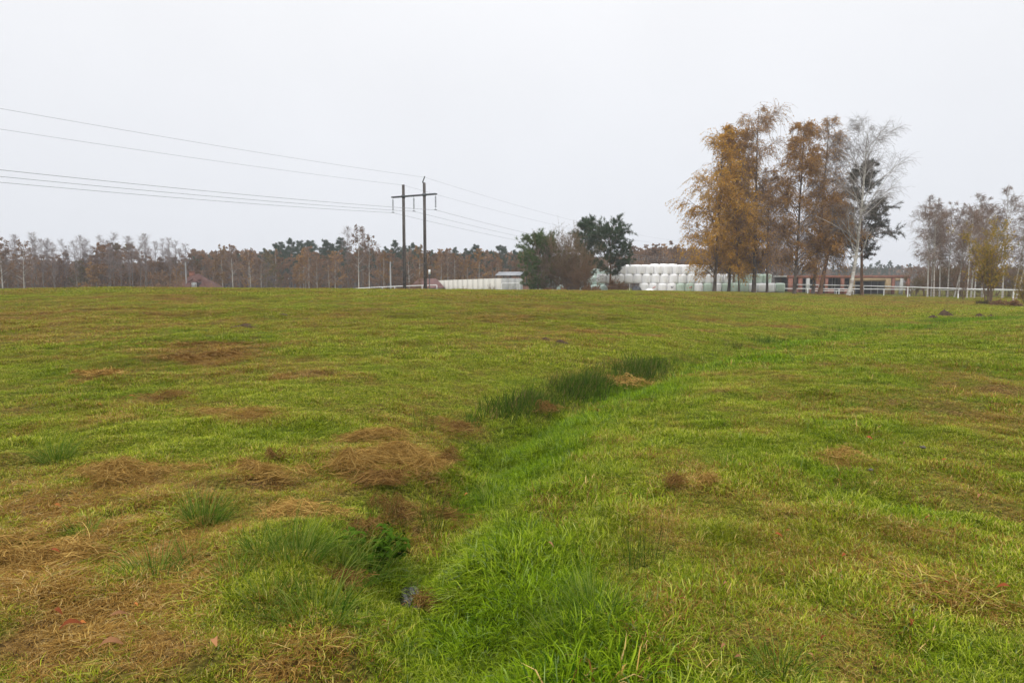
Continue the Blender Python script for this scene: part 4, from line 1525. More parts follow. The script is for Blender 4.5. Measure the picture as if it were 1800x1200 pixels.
# concrete wall
A0, A1, A2 = at(766, 493, 116), at(881, 489, 93), at(918, 489, 97)
t = thing("concrete_wall", "long pale concrete wall turning a corner between the pylon and the pines", "wall", (A1[0], A1[1], 0))
for p, q, n, mt in ((A0, A1, 13, 'concrete'), (A1, A2, 3, 'concrete_grey')):  # greyer concrete paints in the shade of the face past the corner
    for i in range(n):
        s0, s1 = (i + .0004) / n, (i + .9996) / n
        a_, b_ = p.lerp(q, s0), p.lerp(q, s1)
        d = Vector((q[0] - p[0], q[1] - p[1], 0)).normalized()
        nn = Vector((d[1], -d[0], 0)) * (.09 if mt == 'concrete' else .087)
        zb = min(tz(a_[0], a_[1]), tz(b_[0], b_[1])) - .3
        o_ = Vector((A1[0], A1[1], 0))
        V = []
        for e_ in (a_, b_):
            for sgn in (1, -1):
                w = Vector((e_[0], e_[1], 0)) + nn * sgn - o_
                V.append((w[0], w[1], zb))
                V.append((w[0], w[1], e_[2]))
        F = [(0, 4, 5, 1), (6, 2, 3, 7), (1, 5, 7, 3), (0, 2, 6, 4), (0, 1, 3, 2), (4, 6, 7, 5)]
        obj("slab", Acc().add(V, F).mesh("slab", M[mt]), t)
for px, h, sd in ((818, .9, 1), (858, 1.2, 2), (870, .9, 3), (800, .8, 4), (832, .8, 5), (905, .7, 6)):
    d_ = 95 + (881 - px) * .13 if px < 881 else 91
    plant_tree("dry_weed", shrub(80 + sd, h + 1.0, .8, 14, 5, 4, 1, .06, 'brown_leaf', 'twig_brown', .45, .012, .009),
               "dry brown weed clump against the concrete wall, %s from its far end" % ORD[sorted((800, 818, 832, 858, 870, 905).index(v) if False else v for v in (800, 818, 832, 858, 870, 905)).index(px)],
               "weeds", base(px, d_ - 2.5), 0, None, "dry weeds along the concrete wall")

# ------------------------------------------------------------------ rails
def rail_fence(name, label, pts, posts, r=.05, pr=.055, mat='white_paint', drop=None):
    """pts: world points of the rail; posts: world points on the rail where a post stands"""
    o = pts[0]
    t = thing(name, label, "fence", (o[0], o[1], 0))
    off = Vector((o[0], o[1], 0))
    for p, q in zip(pts[:-1], pts[1:]):
        a = Acc()
        tube_line(a, [tuple(p - off), tuple(q - off)], r, 8)
        obj("rail", a.mesh("rail", M[mat], True), t)
    for p in posts:
        g = tz(p[0], p[1]) - .25
        a = Acc()
        tube_line(a, [(p[0] - off[0], p[1] - off[1], g), (p[0] - off[0], p[1] - off[1], p[2])], pr, 8)
        obj("post", a.mesh("post", M[mat], True), t)


def pxs(lst):
    return [at(*v) for v in lst]


P = pxs([(598, 509, 102), (640, 506, 101), (672, 504.4, 100), (694, 503.4, 99), (742, 501.6, 98), (768, 501, 97)])
rail_fence("white_rail_fence", "white rail disappearing over the crest between the wood and the concrete wall", P, P[1:])
P = pxs([(882, 498, 88), (914, 497.6, 88), (944, 497.8, 89)])
rail_fence("white_rail_fence", "short white rail in front of the corner of the concrete wall", P, P[:2], .045)
P = pxs([(1395, 500.2, 92), (1440, 500.8, 90), (1518, 502.4, 85), (1596, 504.6, 80), (1685, 507.4, 74), (1782, 509.6, 69), (1890, 511.5, 64)])
rail_fence("white_rail_fence", "front white rail passing behind the white birch and the yellow tree", P, P[1:], .06, .07)
P = pxs([(1360, 507, 118), (1420, 507.3, 116), (1475, 507.6, 114), (1513, 508, 112), (1554, 508.4, 110), (1600, 509, 108), (1638, 509.4, 106), (1730, 510, 102), (1830, 511, 98)])
rail_fence("white_rail_fence", "rear white rail running below the front rail before the unfinished building", P, P, .055, .07)
P = pxs([(1107, 497, 86), (1154, 496.8, 86), (1206, 496.6, 86), (1258, 497, 86), (1310, 497.4, 86), (1362, 498.4, 88), (1395, 500.2, 92)])
rail_fence("wire_fence", "thin wire strung on slim posts in front of the bale stack", P, P[:-1], .014, .03, 'grey_paint')
P = pxs([(1430, 511, 104), (1470, 511, 104), (1500, 511, 104)])
rail_fence("white_rail_fence", "low white railing behind the leaning trunk before the red walls", P, P, .05, .05)

# ------------------------------------------------------------------ bales
def bale_mesh(seed, r=.64, h=1.23, mat='wrap_white'):
    rng = np.random.default_rng(seed)
    k, n = 9, 22
    zs = np.array([0, .03, .12, .3, .5, .7, .88, .97, 1.0]) * h
    rs = np.array([.80, .93, 1.0, 1.02, 1.03, 1.02, 1.0, .92, .76]) * r
    an = np.arange(n) * 2 * math.pi / n
    V = []
    ph = rng.uniform(0, 6.28, 3)
    for z, q in zip(zs, rs):
        w = 1 + .025 * np.sin(3 * an + ph[0] + z) + .018 * np.sin(7 * an + ph[1] - 2 * z) + rng.normal(0, .008, n)
        V.append(np.stack([np.cos(an) * q * w, np.sin(an) * q * w, np.full(n, z) + rng.normal(0, .012, n)], -1))
    V.append(np.array([[0, 0, h + .03]]))
    V.append(np.array([[0, 0, 0]]))
    a = Acc()
    V = np.concatenate(V)
    s = np.arange(n)
    F = np.concatenate([np.stack([j * n + s, j * n + (s + 1) % n, (j + 1) * n + (s + 1) % n, (j + 1) * n + s], -1) for j in range(k - 1)])
    a.add(V, F)
    m = Acc()
    m.add(V, F)
    m.n = 0
    T = np.stack([(k - 1) * n + s, (k - 1) * n + (s + 1) % n, np.full(n, k * n)], -1)
    B = np.stack([(s + 1) % n, s, np.full(n, k * n + 1)], -1)
    m.f[3] += [T.astype(np.int32), B.astype(np.int32)]
    m.m[3] += [np.zeros(n, np.int32)] * 2
    return m.mesh("bale", M[mat], True)


bw = [bale_mesh(200 + i) for i in range(5)]
bg = [bale_mesh(210 + i, mat='wrap_green') for i in range(3)]
bm = [bale_mesh(220 + i, mat='wrap_mint') for i in range(3)]
rb = np.random.default_rng(3)
BD = 94.0
bz = height_px(513.5, BD)
ROWH = 1.235


def bale(px, dp, row, meshes, label, group, z0=None):
    p = at(px, 500, dp)
    z = (bz if z0 is None else z0) + row * ROWH
    o = obj("wrapped_bale", meshes[int(rb.integers(0, len(meshes)))], None, (p[0], dp, z), float(rb.uniform(0, 6.28)), label=label, category="bale", group=group)
    o.rotation_euler[0] = float(rb.normal(0, .015))
    o.rotation_euler[1] = float(rb.normal(0, .015))
    s = float(rb.uniform(.97, 1.02))
    o.scale = (s, s, 1)
    return o


step = 1.235 / BD * FPX
GBL = "wrapped bales of the big stack"
xs_top = np.arange(1078, 1262, step)
for i, px in enumerate(xs_top):
    bale(px, BD, 2, bw, "white wrapped bale in the top layer of the stack, %s from the pines" % ordinal(i), GBL)
for i, px in enumerate(np.arange(1082, 1252, step * 1.0)):
    bale(px + 5, BD + 1.3, 2, bw, "white wrapped bale in the top layer, second file, %s from the pines" % ordinal(i), GBL, bz + (.18 if 1130 < px < 1190 else .06))
for i, px in enumerate(np.arange(1057, 1286, step)):
    bale(px, BD - .15, 1, bw, "white wrapped bale in the middle layer of the stack, %s from the pines" % ordinal(i), GBL)
low = np.arange(1132, 1380, step * 1.01)
for i, px in enumerate(low):
    green = 1186 < px < 1218 or 1236 < px < 1252 or 1262 < px < 1322 or px > 1360
    o = bale(px, BD - .35, 0, bg if green else bw, "%s wrapped bale in the bottom layer of the stack, %s from the pines" % ("pale green" if green else "white", ordinal(i)), GBL)
    if i in (1, 5, 3):
        a = Acc()
        rot = o.rotation_euler[2]
        if i == 3:
            for (x, z, w, h) in ((0, .62, .3, .07), (-.02, .5, .07, .24), (.12, .68, .07, .12), (-.14, .7, .06, .12)):
                box(a, x - w / 2, x + w / 2, -.66, -.60, z, z + h)
        else:
            for (x, z, w, h) in ((0, .62, .3, .08), (.14, .68, .14, .09), (-.12, .57, .14, .07)):
                box(a, x - w / 2, x + w / 2, -.66, -.60, z, z + h)
        mk = obj("spray_mark", a.mesh("spray_mark", M['mark_dark' if i == 3 else 'mark_red']), o)
        mk.rotation_euler[2] = -rot
for i, px in enumerate(np.arange(1300, 1350, step)):
    bale(px, BD + .2, 1, bg, "pale green wrapped bale on the low end of the stack, %s past the thick trunk" % ordinal(i), GBL)
# hidden core of the stack: the second file below the top layer, seen through the gaps between bales
for i, px in enumerate(np.arange(1070, 1290, step)):
    bale(px + 4, BD + 1.25, 1, bw, "white wrapped bale in the middle layer, second file, %s from the pines" % ordinal(i), GBL)
# mint green bales behind the leafless bush, lying in a heap
GM = "mint green bales behind the bush"
for i, (px, dp, row) in enumerate([(938, 92, 0), (952, 92, 0), (967, 93, 0), (982, 94, 0), (1030, 96, 0), (1046, 96, 0), (1060, 96, 0), (966, 95, .9), (980, 96, 1), (1026, 97, 1), (1041, 97, 1), (1056, 97, 1.0), (1034, 99, 1.75), (1048, 99, 1.85), (1062, 99, 1.75)]):
    o = bale(px, dp, row, bm, "mint green wrapped bale behind the bush, %s counted from the shed" % ordinal(i), GM, bz - .25)
    if row in (0, 1) and i % 2 == 0:
        o.rotation_euler = (math.pi / 2, 0, float(rb.uniform(-.4, .4)))
        o.location.z += .6
        o.location.y += .5
# loose sheets and tarp in front of the bales
def sheet_heap(px, dp, w, h, d, mat, name, label, seed):
    rng = np.random.default_rng(seed)
    n = 14
    g = np.linspace(-1, 1, n)
    X, Y = np.meshgrid(g, g, indexing='ij')
    R = np.hypot(X, Y)
    Z = h * np.clip(1 - R ** 2, 0, 1) ** .6 * (.75 + .5 * rng.uniform(0, 1, X.shape)) + .01
    V = np.stack([X * w / 2, Y * d / 2, Z], -1).reshape(-1, 3)
    V[:, :2] += rng.normal(0, .03, (len(V), 2))
    i = np.arange(n - 1)[:, None]
    j = np.arange(n - 1)[None]
    F = np.stack([i * n + j, (i + 1) * n + j, (i + 1) * n + j + 1, i * n + j + 1], -1).reshape(-1, 4)
    return obj(name, Acc().add(V, F).mesh(name, M[mat]), None, base(px, dp, -.03), 0, label=label, category="sheet")


sheet_heap(1118, 84, 1.5, .85, 1.2, 'tarp', "tarp_heap", "crumpled dark tarp heap between the brush and the lowest bales", 1)
sheet_heap(1140, 84, 1.6, .45, 1.2, 'wrap_white', "plastic_sheet", "crumpled white film lying in front of the lowest bales", 2)
sheet_heap(1060, 83, 1.8, .6, 1.2, 'wrap_white', "plastic_sheet", "white film showing behind the brush heap beside the pines", 3)

# ------------------------------------------------------------------ unfinished building
dp = 124.0
L0, L1 = at(1384, 500, dp), at(1604, 500, dp)
bz0 = tz((L0[0] + L1[0]) / 2, dp) - .1
t = thing("unfinished_building", "unfinished flat building of red hollow brick with open bays behind the white rails", "building", (L0[0], dp, bz0), math.radians(2))
W = L1[0] - L0[0]
zt = height_px(484, dp) - bz0
sx = W / 220.0


def part_box(name, mat, x0, x1, y0, y1, z0, z1):
    a = Acc()
    box(a, x0, x1, y0, y1, z0, z1)
    return obj(name, a.mesh(name, M[mat]), t)


def bx(px):
    return (px - 1384) * sx


part_box("back_wall", 'room_shade', .3, W - .3, 6.0, 6.3, 0, zt - .3)
part_box("floor_slab", 'concrete_grey', .1, W - .1, .1, 6, -.3, .05)
part_box("roof_slab", 'concrete_grey', .05, W - .05, .05, 6.4, zt - .30, zt - .06)
part_box("ring_beam", 'brick', 0, W, -.02, .30, zt - .48, zt)
bays = [(1386, 1394, 'brick'), (1404, 1411, 'brick'), (1418, 1424, 'concrete_grey'), (1436, 1447, 'brick'), (1452, 1457, 'brick'), (1480, 1486, 'brick'), (1496, 1505, 'board'), (1560, 1570, 'board'), (1572, 1577, 'brick'), (1586, 1592, 'concrete_grey'), (1598, 1604, 'brick')]
for x0, x1, mt in bays:
    part_box("pier", mt, bx(x0), bx(x1), 0, .32, 0, zt - .485)
part_box("lintel_boarding", 'board', bx(1505) + .01, bx(1560) - .01, -.03, .22, zt - 1.05, zt - .49)
part_box("lintel_boarding", 'board', bx(1577) + .01, bx(1586) - .01, -.03, .22, zt - 1.0, zt - .49)
for x0, x1 in ((1394, 1404), (1424, 1436), (1457, 1468), (1486, 1496)):
    part_box("parapet", 'brick', bx(x0) + .01, bx(x1) - .01, .03, .28, 0, 1.1)
for x in (1412, 1430, 1470, 1475, 1512, 1526, 1541, 1553, 1581):
    a = Acc()
    tube_line(a, [(bx(x), 1.2, 0.05), (bx(x), 1.2, zt - .3)], .06, 6)
    obj("prop", a.mesh("prop", M['pole_light']), t)

# ------------------------------------------------------------------ near things: rushes, tussocks, hay, leaves
def stems_mesh(seed, n, rad, h0, h1, w, lean, curl, mat, k=5, bias=(0, 0)):
    rng = np.random.default_rng(seed)
    a = rng.uniform(0, 2 * math.pi, n)
    rr = rad * np.sqrt(rng.uniform(0, 1, n))
    P = np.zeros((n, k, 3))
    P[:, 0, 0], P[:, 0, 1], P[:, 0, 2] = rr * np.cos(a), rr * np.sin(a), -.03
    L = rng.uniform(h0, h1, n)
    el = math.pi / 2 - np.abs(rng.normal(0, lean, n)) - rr / rad * lean * .6
    d = np.stack([np.cos(el) * np.cos(a), np.cos(el) * np.sin(a), np.sin(el)], -1)
    for j in range(1, k):
        P[:, j] = P[:, j - 1] + d * (L / (k - 1))[:, None]
        d = nrm(d - UP * (curl * rng.uniform(.2, 1.2, n) * j / k)[:, None] + np.array([bias[0], bias[1], 0]) * .12 + rng.normal(0, .05, d.shape))
    P[:, 1:, 2] = np.maximum(P[:, 1:, 2], .01)
    W_ = rng.uniform(.7, 1.3, n)[:, None] * w * np.linspace(1, .15, k)[None] * .5
    V, F = ribbons(P, W_, nrm(rng.normal(0, 1, (n, 3)) * np.array([1, 1, .15])))
    return Acc().add(V, F).mesh("stems", M[mat], True)


def near(name, px, py, mesh, label, cat, group=None, dz=0.0, rot=0.0, scale=1.0):
    g = ground_at(px, py)
    o = obj(name, mesh, None, (g[0], g[1], g[2] + dz), rot, label=label, category=cat)
    o.scale = (scale,) * 3
    if group:
        o["group"] = group
    return o


GT = "grass tussocks in the meadow"
for i, (px, py, n, rad, h0, h1, bias, lab) in enumerate([
    (362, 918, 330, .10, .14, .30, (.5, 0), "dark green grass tussock on the brown thatch beside the fallen leaves"),
    (530, 975, 260, .14, .13, .30, (1.0, -.35), "large drooping grass tussock beside the leafy plant at the ditch"),
    (455, 965, 120, .08, .10, .22, (.4, -.3), "small green tussock on the left bank between the dark and the drooping tussock"),
    (600, 992, 140, .09, .12, .24, (.9, -.3), "small drooping tussock tucked against the leafy plant"),
    (410, 1015, 120, .09, .08, .2, (.2, -.3), "small ragged tussock on the bank below the dark green one"),
    (330, 985, 110, .09, .08, .2, (-.2, -.2), "small straw mixed tussock left of the drooping one"),
    (700, 1035, 130, .10, .09, .22, (.3, -.4), "small lush tussock below the open water"),
    (150, 935, 90, .08, .07, .16, (0, 0), "small green tussock alone in the brown thatch"),
    (475, 1060, 120, .10, .08, .2, (.2, -.4), "small dark tussock low on the bank above the red leaf"),
    (100, 805, 170, .12, .14, .34, (.6, .1), "dark bluish tussock alone on the green slope"),
    (1045, 1075, 200, .12, .12, .30, (0, -.2), "spreading green tussock in the lush grass between ditch and brown field"),
    (1370, 1175, 140, .09, .08, .2, (0, 0), "small dark tussock at the lower edge of the field"),
    (868, 880, 160, .12, .12, .26, (0, 0), "bright green tussock on the lush strip beside the ditch"),
    (985, 785, 150, .14, .12, .26, (.2, 0), "bluish green tussock on the lush strip farther along the ditch"),
    (640, 1010, 180, .13, .14, .30, (.7, -.2), "dishevelled grass tussock below the leafy plant"),
    (270, 1010, 130, .12, .12, .26, (-.1, -.3), "yellowing tussock amid the brown thatch"),
    (1000, 1120, 140, .12, .1, .24, (.2, -.3), "low tussock at the lower edge beside the spreading one"),
    (560, 1075, 180, .16, .12, .28, (.3, -.5), "shaggy tussock on the bank above the grey stone"),
    (1270, 820, 90, .10, .08, .16, (0, 0), "small tussock in the open field beyond the straw tuft"),
    (1350, 600, 160, .25, .12, .30, (.2, 0), "dark tussock on the far bend of the ditch"),
    (1400, 596, 120, .25, .1, .24, (.2, 0), "smaller dark tussock beyond the bend of the ditch"),
]):
    near("grass_tussock", px, py, stems_mesh(300 + i, int(n * 1.2), rad, h0 * 1.15, h1 * 1.25, .0055 * (1 if py > 700 else 2.2), .55, .75, 'tussock', 6, bias), lab, "grass", GT)
GR = "rush clumps beside the ditch"
for i, (px, py, n, rad, h0, h1, lab) in enumerate([
    (668, 925, 60, .09, .16, .36, "rush clump on the near bank above the leafy plant"), (755, 930, 70, .12, .18, .40, "rush clump leaning out over the open water"),
    (905, 945, 34, .12, .18, .36, "sparse rush clump in the lush grass near the water"), (1130, 985, 30, .12, .22, .40, "sparse upright rush clump in the lush grass farthest from the water"),
    (745, 752, 60, .14, .16, .32, "rush clump behind the heap of cut rushes"), (1440, 592, 60, .2, .2, .36, "rush tuft on the far bend of the ditch"), (1105, 1000, 16, .08, .2, .36, "few thin rush stems in front of the upright clump"), (1290, 611, 60, .3, .14, .3, "dark rush tuft past the end of the rush strip"), (1335, 600, 70, .35, .14, .3, "dark rush tuft at the bend beside the dark tussock"), (1510, 574, 60, .4, .16, .32, "dark rush tuft far along the ditch below the white rail"), (1465, 580, 70, .5, .14, .3, "low dark rush tuft between bend and white birch")]):
    near("rush_clump", px, py, stems_mesh(330 + i, n, rad, h0, h1, .0042 * (1 if py > 700 else 2.5), .22, .10, 'rush', 5), lab, "rushes", GR)


def rush_bed():
    """the dense dark strip of rushes along the ditch"""
    rng = np.random.default_rng(14)
    pts = []
    line = [ground_at(px, py) for px, py in ((820, 745), (870, 728), (930, 712), (990, 697), (1050, 680), (1100, 662), (1145, 648), (1170, 640), (1195, 632))]
    wd = [.12, .25, .3, .34, .38, .38, .3, .2, .12]
    a = Acc()
    dens = [60, 260, 400, 460, 460, 360, 120, 30]
    for i in range(len(line) - 1):
        n = int(dens[i] * 3.6)
        t_ = rng.uniform(0, 1, n)
        p, q = np.array(line[i]), np.array(line[i + 1])
        C = p + (q - p) * t_[:, None]
        C[:, 0] += rng.normal(0, 1, n) * (wd[i] * .5)
        C[:, 1] += rng.normal(0, 1, n) * (wd[i] * .85)
        clump = vnoise(C[:, 0] * 2.6, C[:, 1] * 2.6, 91)
        C = C[rng.uniform(0, 1, n) < .25 + clump * .8]
        n = len(C)
        C[:, 2] = terrain(C[:, 0], C[:, 1]) - .03
        k = 4
        P = np.zeros((n, k, 3))
        P[:, 0] = C
        L = rng.uniform(.10, .31, n) * (.6 + .7 * vnoise(C[:, 0] * 1.5, C[:, 1] * 1.5, 92))
        d = nrm(np.stack([rng.normal(.1, .3, n), rng.normal(0, .3, n), np.ones(n)], -1))
        for j in range(1, k):
            P[:, j] = P[:, j - 1] + d * (L / (k - 1))[:, None]
            d = nrm(d + rng.normal(0, .16, d.shape) - UP * .06)
        W_ = rng.uniform(.7, 1.3, n)[:, None] * .008 * np.array([1, .95, .8, .2])[None] * .5
        V, F = ribbons(P, W_, nrm(rng.normal(0, 1, (n, 3)) * np.array([1, .5, .1])))
        a.add(V, F)
    obj("rush_bed", a.mesh("rush_bed", M['rush'], True), kind="stuff", label="dense dark strip of rushes growing along the ditch", category="rushes")


rush_bed()


def heap_mesh(seed, rx, ry, h, n, l0, l1, az, azs, w, mat):
    rng = np.random.default_rng(seed)
    m = 6
    cx, cy = rng.normal(0, .42, m), rng.normal(0, .42, m)
    cs = rng.uniform(.16, .42, m)
    chh = rng.uniform(.4, 1.0, m)
    pick = rng.choice(m, n, p=cs / cs.sum())
    X = (cx[pick] + rng.normal(0, 1, n) * cs[pick] * .9) * rx
    Y = (cy[pick] + rng.normal(0, 1, n) * cs[pick] * .9) * ry
    keep = vnoise(X * 14 + 20, Y * 14 + 20, seed) > rng.uniform(.1, .6, n)
    X, Y = X[keep], Y[keep]
    n = len(X)

    def top(x, y):
        q = 0
        for i_ in range(m):
            q = np.maximum(q, chh[i_] * np.exp(-.7 * (((x / rx - cx[i_]) / cs[i_]) ** 2 + ((y / ry - cy[i_]) / cs[i_]) ** 2)))
        return h * 1.1 * q * (.35 + .9 * vnoise(x * 9 + 50, y * 9 + 50, seed)) + .02 * vnoise(x * 25 + 9, y * 25 + 9, seed)
    k = 5
    P = np.zeros((n, k, 3))
    L = rng.uniform(l0, l1, n) * rng.uniform(.35, 1.0, n)
    d = az + (vnoise(X * 6 + 3, Y * 6 + 7, seed + 5) - .5) * 4.0 * azs + rng.normal(0, azs * .55, n)
    stray = rng.uniform(0, 1, n) < .22
    d = np.where(stray, rng.uniform(0, 6.28, n), d)
    lift = rng.uniform(.0, 1.0, n)
    crook = rng.normal(0, .16, n)
    rise = np.where(stray, rng.uniform(0, .10, n), rng.normal(.0, .012, n))
    for j in range(k):
        sj = (j / (k - 1) - .5) * L
        x = X + np.cos(d + crook * j) * sj
        y = Y + np.sin(d + crook * j) * sj
        P[:, j, 0], P[:, j, 1] = x, y
        P[:, j, 2] = top(x, y) * (.35 + .65 * lift) + .012 + .035 * lift + rng.normal(0, .005, n) + rise * j / k
    W_ = rng.uniform(.5, 1.4, n)[:, None] * w * np.array([.7, 1, 1, .8, .3])[None] * .5
    V, F = ribbons(P, W_, nrm(rng.normal(0, 1, (n, 3)) * np.array([.6, .6, 1]) + np.cross(P[:, -1] - P[:, 0], UP) * 3))
    acc = Acc().add(V, F, 0)
    return acc.mesh("hay", M[mat], True)


GH = "heaps of cut hay and rushes"
for i, (px, py, rx, ry, h, n, l0, l1, az, azs, mat, lab) in enumerate([
    (700, 812, .44, .42, .20, 2400, .2, .6, -.5, .5, 'straw', "largest heap of cut brown rushes lying fanned out on the ditch bank"),
    (665, 778, .38, .35, .12, 800, .15, .4, .2, .9, 'straw', "matted brown hay behind the largest heap of cut rushes"),
    (790, 758, .45, .4, .14, 800, .12, .35, .4, 1.0, 'straw_dark', "dull brown heap of dead rushes at the near end of the rush strip"),
    (778, 812, .2, .25, .13, 380, .12, .3, -1.0, .7, 'straw_dark', "small dark tuft of dead rushes at the end of the largest heap"),
    (660, 850, .42, .16, .07, 700, .12, .32, 0, .7, 'straw_dark', "dark flattened strip of cut rushes below the largest heap"),
    (465, 838, .32, .26, .12, 700, .12, .32, .6, .9, 'straw', "pale brown hay tuft between the dark tussock and the green slope"),
    (482, 808, .10, .10, .09, 220, .06, .14, 0, 1.5, 'straw_dark', "tiny dark brown knob of dead grass on the green slope"),
    (190, 838, .42, .3, .12, 800, .1, .3, .3, 1.0, 'straw', "long brown hay swath above the fallen orange leaf"),
    (300, 835, .3, .2, .06, 260, .1, .3, .1, 1.0, 'straw', "flat brown hay swath beside the dark green tussock"),
    (540, 905, .36, .22, .10, 700, .12, .34, -.35, .6, 'straw', "brown hay combed over behind the large drooping tussock"),
    (700, 905, .22, .26, .12, 600, .08, .22, .3, 1.2, 'straw_dark', "heap of dead brown rush bases between two rush clumps"),
    (640, 930, .2, .2, .06, 420, .06, .18, 1.2, 1.2, 'straw_dark', "flat dead rush litter above the leafy plant"),
    (790, 912, .24, .1, .10, 300, .25, .5, .35, .25, 'straw_dark', "bundle of grey brown stems lying across the ditch"),
    (770, 1072, .13, .10, .08, 320, .05, .14, 0, 1.5, 'straw_dark', "dark brown withered plant beside the grey stone"),
    (600, 1025, .12, .09, .08, 240, .05, .14, 0, 1.5, 'straw_dark', "withered brown seed heads under the large drooping tussock"),
    (50, 980, .45, .2, .10, 900, .12, .34, .3, .7, 'straw', "brown hay swath at the edge beside the red fallen leaf"),
    (962, 722, .35, .35, .16, 420, .12, .3, 0, 1.3, 'straw_dark', "reddish brown dead rushes in front of the dark rush strip"),
    (1085, 672, .4, .4, .16, 300, .12, .3, 0, 1.3, 'straw', "pale dry tuft at the middle of the dark rush strip"),
    (1195, 855, .11, .09, .05, 200, .05, .15, 0, 1.5, 'straw_dark', "small reddish brown mulch clump in the open field"),
    (1470, 805, .22, .12, .08, 260, .08, .22, 1.2, .8, 'straw', "pale yellow straw tuft in the open field"),
    (1250, 850, .12, .1, .09, 160, .06, .2, 1.4, .7, 'straw', "small upright straw tuft beside the reddish mulch clump"),
    (355, 628, .9, .5, .10, 500, .15, .4, 0, 1.2, 'straw_dark', "dark brown mulch ridge on the slope, nearer of two"),
    (330, 609, 1.3, .5, .08, 500, .15, .4, 0, 1.2, 'straw_dark', "dark brown mulch ridge on the slope, farther of two"),
    (275, 700, .35, .25, .06, 350, .1, .25, 0, 1.2, 'straw_dark', "brown mulch patch on the slope above the fallen orange leaves"),
    (165, 662, .35, .25, .06, 300, .1, .25, 0, 1.2, 'straw', "pale brown mulch patch high on the slope"),
    (400, 730, .7, .25, .04, 420, .1, .3, 0.2, .8, 'straw', "long flattened hay strip below the dark mulch ridges"),
]):
    near("hay_heap", px, py, heap_mesh(400 + i, rx * 1.05, ry * 1.05, h * .8, int(n * 2.4), l0 * .7, l1 * .8, az, azs * 1.2, .0036 if py > 690 else .009, mat), lab, "hay", GH)

# leafy plant at the water
def leaf_blade_mesh(L, W_, curl, mat, name="leaf", nl=5):
    a = Acc()
    s = np.linspace(0, 1, nl)
    half = W_ / 2 * np.sin(np.pi * np.clip(s, .04, .97)) ** .8
    V = []
    for q, h in zip(s, half):
        z = curl * math.sin(q * math.pi) * L
        V += [(q * L - L / 2, -h, z + .25 * h), (q * L - L / 2, 0, z), (q * L - L / 2, h, z + .35 * h)]
    F = []
    for i in range(nl - 1):
        for j in (0, 1):
            F.append((i * 3 + j, (i + 1) * 3 + j, (i + 1) * 3 + j + 1, i * 3 + j + 1))
    V = np.array(V)
    F = np.array(F)
    lo = V - np.array([0, 0, .0012])
    n = len(V)
    a.add(np.concatenate([V, lo]), np.concatenate([F, F[:, ::-1] + n]))
    return a.mesh(name, mat, True)


def leafy_plant():
    rng = np.random.default_rng(17)
    g = ground_at(655, 985)
    t = thing("leafy_plant", "low leafy green plant with serrated leaves beside the open water of the ditch", "plant", g)
    n = 25
    P = np.zeros((n, 5, 3))
    a = rng.uniform(0, 6.28, n)
    rr = .17 * np.sqrt(rng.uniform(0, 1, n))
    P[:, 0] = np.stack([rr * np.cos(a), rr * np.sin(a), np.full(n, -.02)], -1)
    d = nrm(np.stack([np.cos(a) * .35, np.sin(a) * .35, np.ones(n)], -1))
    L = rng.uniform(.10, .24, n)
    for j in range(1, 5):
        P[:, j] = P[:, j - 1] + d * (L / 4)[:, None]
        d = nrm(d + rng.normal(0, .12, d.shape))
    V, F = tubes(P, np.tile(np.linspace(.003, .0015, 5), (n, 1)), 4)
    obj("stems", Acc().add(V, F).mesh("stems", M['leafy']), t)
    lm = [leaf_blade_mesh(.056, .036, .2, M['leafy']), leaf_blade_mesh(.042, .028, .3, M['leafy'])]
    for i in range(n):
        for j in range(1, 5):
            for s in range(3):
                o = obj("leaf", lm[(i + j) % 2], t, tuple(P[i, j]))
                az = rng.uniform(0, 6.28)
                o.rotation_euler = (rng.normal(0, .3), rng.uniform(-.1, .5), az)
                o.location = Vector(tuple(P[i, j])) + Vector((math.cos(az), math.sin(az), 0)) * .025


leafy_plant()

